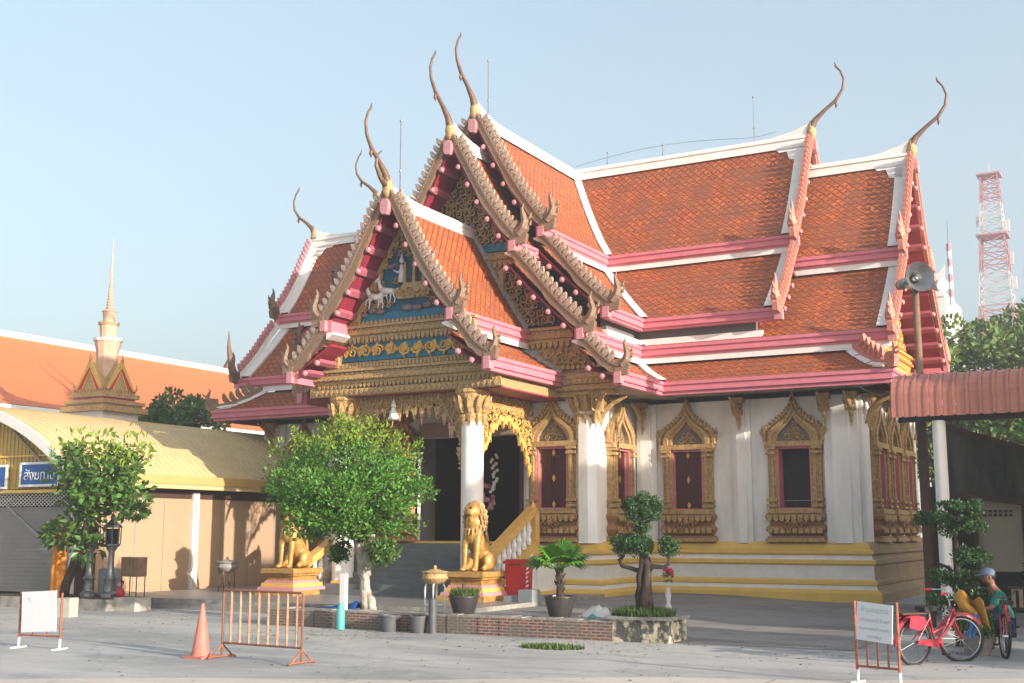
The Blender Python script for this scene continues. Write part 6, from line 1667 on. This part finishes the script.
# local frame: faces -Y ; squatting with knees up, hands forward on the work
V = [(0, .12, .34), (0, .10, .50), (0, -.0, .72), (0, -.05, .86), (0, -.08, .96), (0, -.12, 1.06), (0, -.14, 1.14),
     (-.10, .08, .32), (-.19, -.30, .56), (-.18, -.16, .12), (-.18, -.20, .05), (-.18, -.34, .035),
     (.10, .08, .32), (.19, -.30, .56), (.18, -.16, .12), (.18, -.20, .05), (.18, -.34, .035),
     (-.17, -.04, .84), (-.26, -.22, .62), (-.17, -.48, .58), (-.15, -.55, .57),
     (.17, -.04, .84), (.26, -.22, .62), (.17, -.48, .58), (.15, -.55, .57)]
Ed = [(0, 1), (1, 2), (2, 3), (3, 4), (4, 5), (5, 6), (0, 7), (7, 8), (8, 9), (9, 10), (10, 11), (0, 12), (12, 13), (13, 14), (14, 15), (15, 16), (3, 17), (17, 18), (18, 19), (19, 20), (3, 21), (21, 22), (22, 23), (23, 24)]
rd = [.13, .12, .125, .09, .05, .085, .085, .095, .065, .045, .04, .03, .095, .065, .045, .04, .03, .055, .045, .032, .03, .055, .045, .032, .03]
skin_body('body', 'skin', V, Ed, rd, pr)
skin_body('shirt', 'teal', [(0, .12, .36), (0, .10, .50), (0, .0, .72), (0, -.04, .87), (-.17, -.04, .84), (-.25, -.20, .65), (.17, -.04, .84), (.25, -.20, .65), (-.18, -.31, .58), (.18, -.31, .58)][:8], [(0, 1), (1, 2), (2, 3), (3, 4), (4, 5), (3, 6), (6, 7)], [.155, .15, .15, .10, .075, .065, .075, .065], pr)
skin_body('trousers', 'navy', [(0, .13, .33), (-.11, .06, .33), (-.19, -.30, .56), (-.18, -.17, .16), (.11, .06, .33), (.19, -.30, .56), (.18, -.17, .16)], [(0, 1), (1, 2), (2, 3), (0, 4), (4, 5), (5, 6)], [.15, .12, .085, .065, .12, .085, .065], pr)
hh = MB().m('skin')     # head with face
hh.ball((0, -.14, 1.10), .10, 12, (.85, 1.0, 1.15)); hh.tube([(0, -.235, 1.11), (0, -.262, 1.075)], [.012, .018], 6)
for s in (-1, 1): hh.ball((s * .088, -.13, 1.09), .022, 6, (.5, 1, 1.3))
hh.ball((0, -.215, 1.025), .03, 6, (1, .7, .5))
remeshed(hh, 'head', pr, voxel=.009, smooth=2)
e = MB().m('hair')
for s in (-1, 1): e.ball((s * .033, -.233, 1.105), .01, 6)
e.ball((0, -.10, 1.12), .10, 10, (.88, .95, .95)); e.build('hair', pr, smooth=True)
c = MB().m('capblue'); c.lathe([(.105, 1.125), (.108, 1.15), (.10, 1.19), (.07, 1.225), (.01, 1.24)], (0, -.135, 0), 18, sx=.92, sy=1.08)
c.prism([(-.07, 0), (-.075, -.06), (-.04, -.11), (0, -.125), (.04, -.11), (.075, -.06), (.07, 0)], 0, .01, lambda a, b, t: (a, -.225 + b, 1.135 + t + b * .2)); c.build('cap', pr, auto=50)
for s in (-1, 1):
    palm = (s * .15, -.58, .565)
    hd = MB().m('skin'); hd.ball(palm, .036, 8, (.9, 1.1, .5))
    for k, (dx, l) in enumerate(((-.028, .06), (-.010, .07), (.010, .066), (.028, .05))):
        x = palm[0] + dx; hd.tube([(x, palm[1] - .025, palm[2] + .004), (x, palm[1] - .025 - l * .5, palm[2] + .008), (x, palm[1] - .025 - l * .8, palm[2] - .014), (x, palm[1] - .02 - l * .75, palm[2] - .036)], [.0095, .009, .008, .006], 6)
    x = palm[0] - s * .03; hd.tube([(x, palm[1] + .01, palm[2]), (x - s * .022, palm[1] - .015, palm[2] - .006), (x - s * .02, palm[1] - .045, palm[2] - .02)], [.012, .010, .007], 6)
    hd.build('hand', pr, smooth=True)
    sh_ = MB().m('rubber'); sh_.ball((s * .18, -.27, .035), .06, 8, (.75, 1.9, .55)); sh_.build('shoe', pr, smooth=True)

# ================================================================== HAZE
hm = bpy.data.materials.new('thin_haze'); hm.use_nodes = True; nt = hm.node_tree; nt.nodes.clear()
pv = nt.nodes.new('ShaderNodeVolumePrincipled'); pv.inputs['Color'].default_value = (.86, .90, .93, 1); pv.inputs['Density'].default_value = .0019; pv.inputs['Anisotropy'].default_value = .3
mo = nt.nodes.new('ShaderNodeOutputMaterial'); nt.links.new(pv.outputs[0], mo.inputs['Volume'])
M['haze'] = hm
hz = MB().m('haze'); hz.bb(-110, 62, -64, 175, -1, 52)
tag(hz.build('haze'), 'thin pale haze over the courtyard', kind='stuff')

# ================================================================== CAMERA, LIGHT, SKY
cam = bpy.data.cameras.new('Camera'); co_ = bpy.data.objects.new('Camera', cam); COL.objects.link(co_)
cam.sensor_width = 36; cam.lens = 1200 / 1024 * 36; cam.clip_end = 2500; cam.clip_start = .1
co_.location = (0, 0, 1.8); co_.rotation_euler = (radians(90 + 9.0), 0, radians(28.8)); S.camera = co_
# sun: comes from +X, slightly in front of the facade
SA, SE = radians(14), radians(13)
d_ = Vector((cos(SE) * cos(SA), -cos(SE) * sin(SA), sin(SE)))     # towards the sun
sn = bpy.data.lights.new('Sun', 'SUN'); sn.energy = 2.65; sn.angle = radians(.6); sn.color = (1, .85, .71)
so = bpy.data.objects.new('Sun', sn); COL.objects.link(so); so.rotation_euler = d_.to_track_quat('Z', 'Y').to_euler(); so.location = (20, -10, 20)
wd = bpy.data.worlds.new('World'); S.world = wd; wd.use_nodes = True; nt = wd.node_tree
bg = nt.nodes['Background']; sk = nt.nodes.new('ShaderNodeTexSky'); sk.sky_type = 'NISHITA'; sk.sun_disc = False
sk.sun_elevation = SE; sk.sun_rotation = atan2(d_.x, d_.y); sk.altitude = 0; sk.air_density = 1.0; sk.dust_density = 6; sk.ozone_density = 1.5
hs = nt.nodes.new('ShaderNodeHueSaturation'); hs.inputs['Saturation'].default_value = .9; hs.inputs['Hue'].default_value = .487; nt.links.new(sk.outputs[0], hs.inputs['Color']); gm = nt.nodes.new('ShaderNodeGamma'); gm.inputs['Gamma'].default_value = .75; nt.links.new(hs.outputs[0], gm.inputs[0]); nt.links.new(gm.outputs[0], bg.inputs[0]); bg.inputs[1].default_value = .135
S.view_settings.view_transform = 'Standard'; S.view_settings.look = 'None'; S.view_settings.gamma = 1; S.view_settings.exposure = 1.9
S.render.engine = 'CYCLES'
S.render.resolution_x = 1024; S.render.resolution_y = 683
try:
    S.cycles.max_bounces = 6; S.cycles.diffuse_bounces = 3; S.cycles.use_denoising = True
except Exception: pass
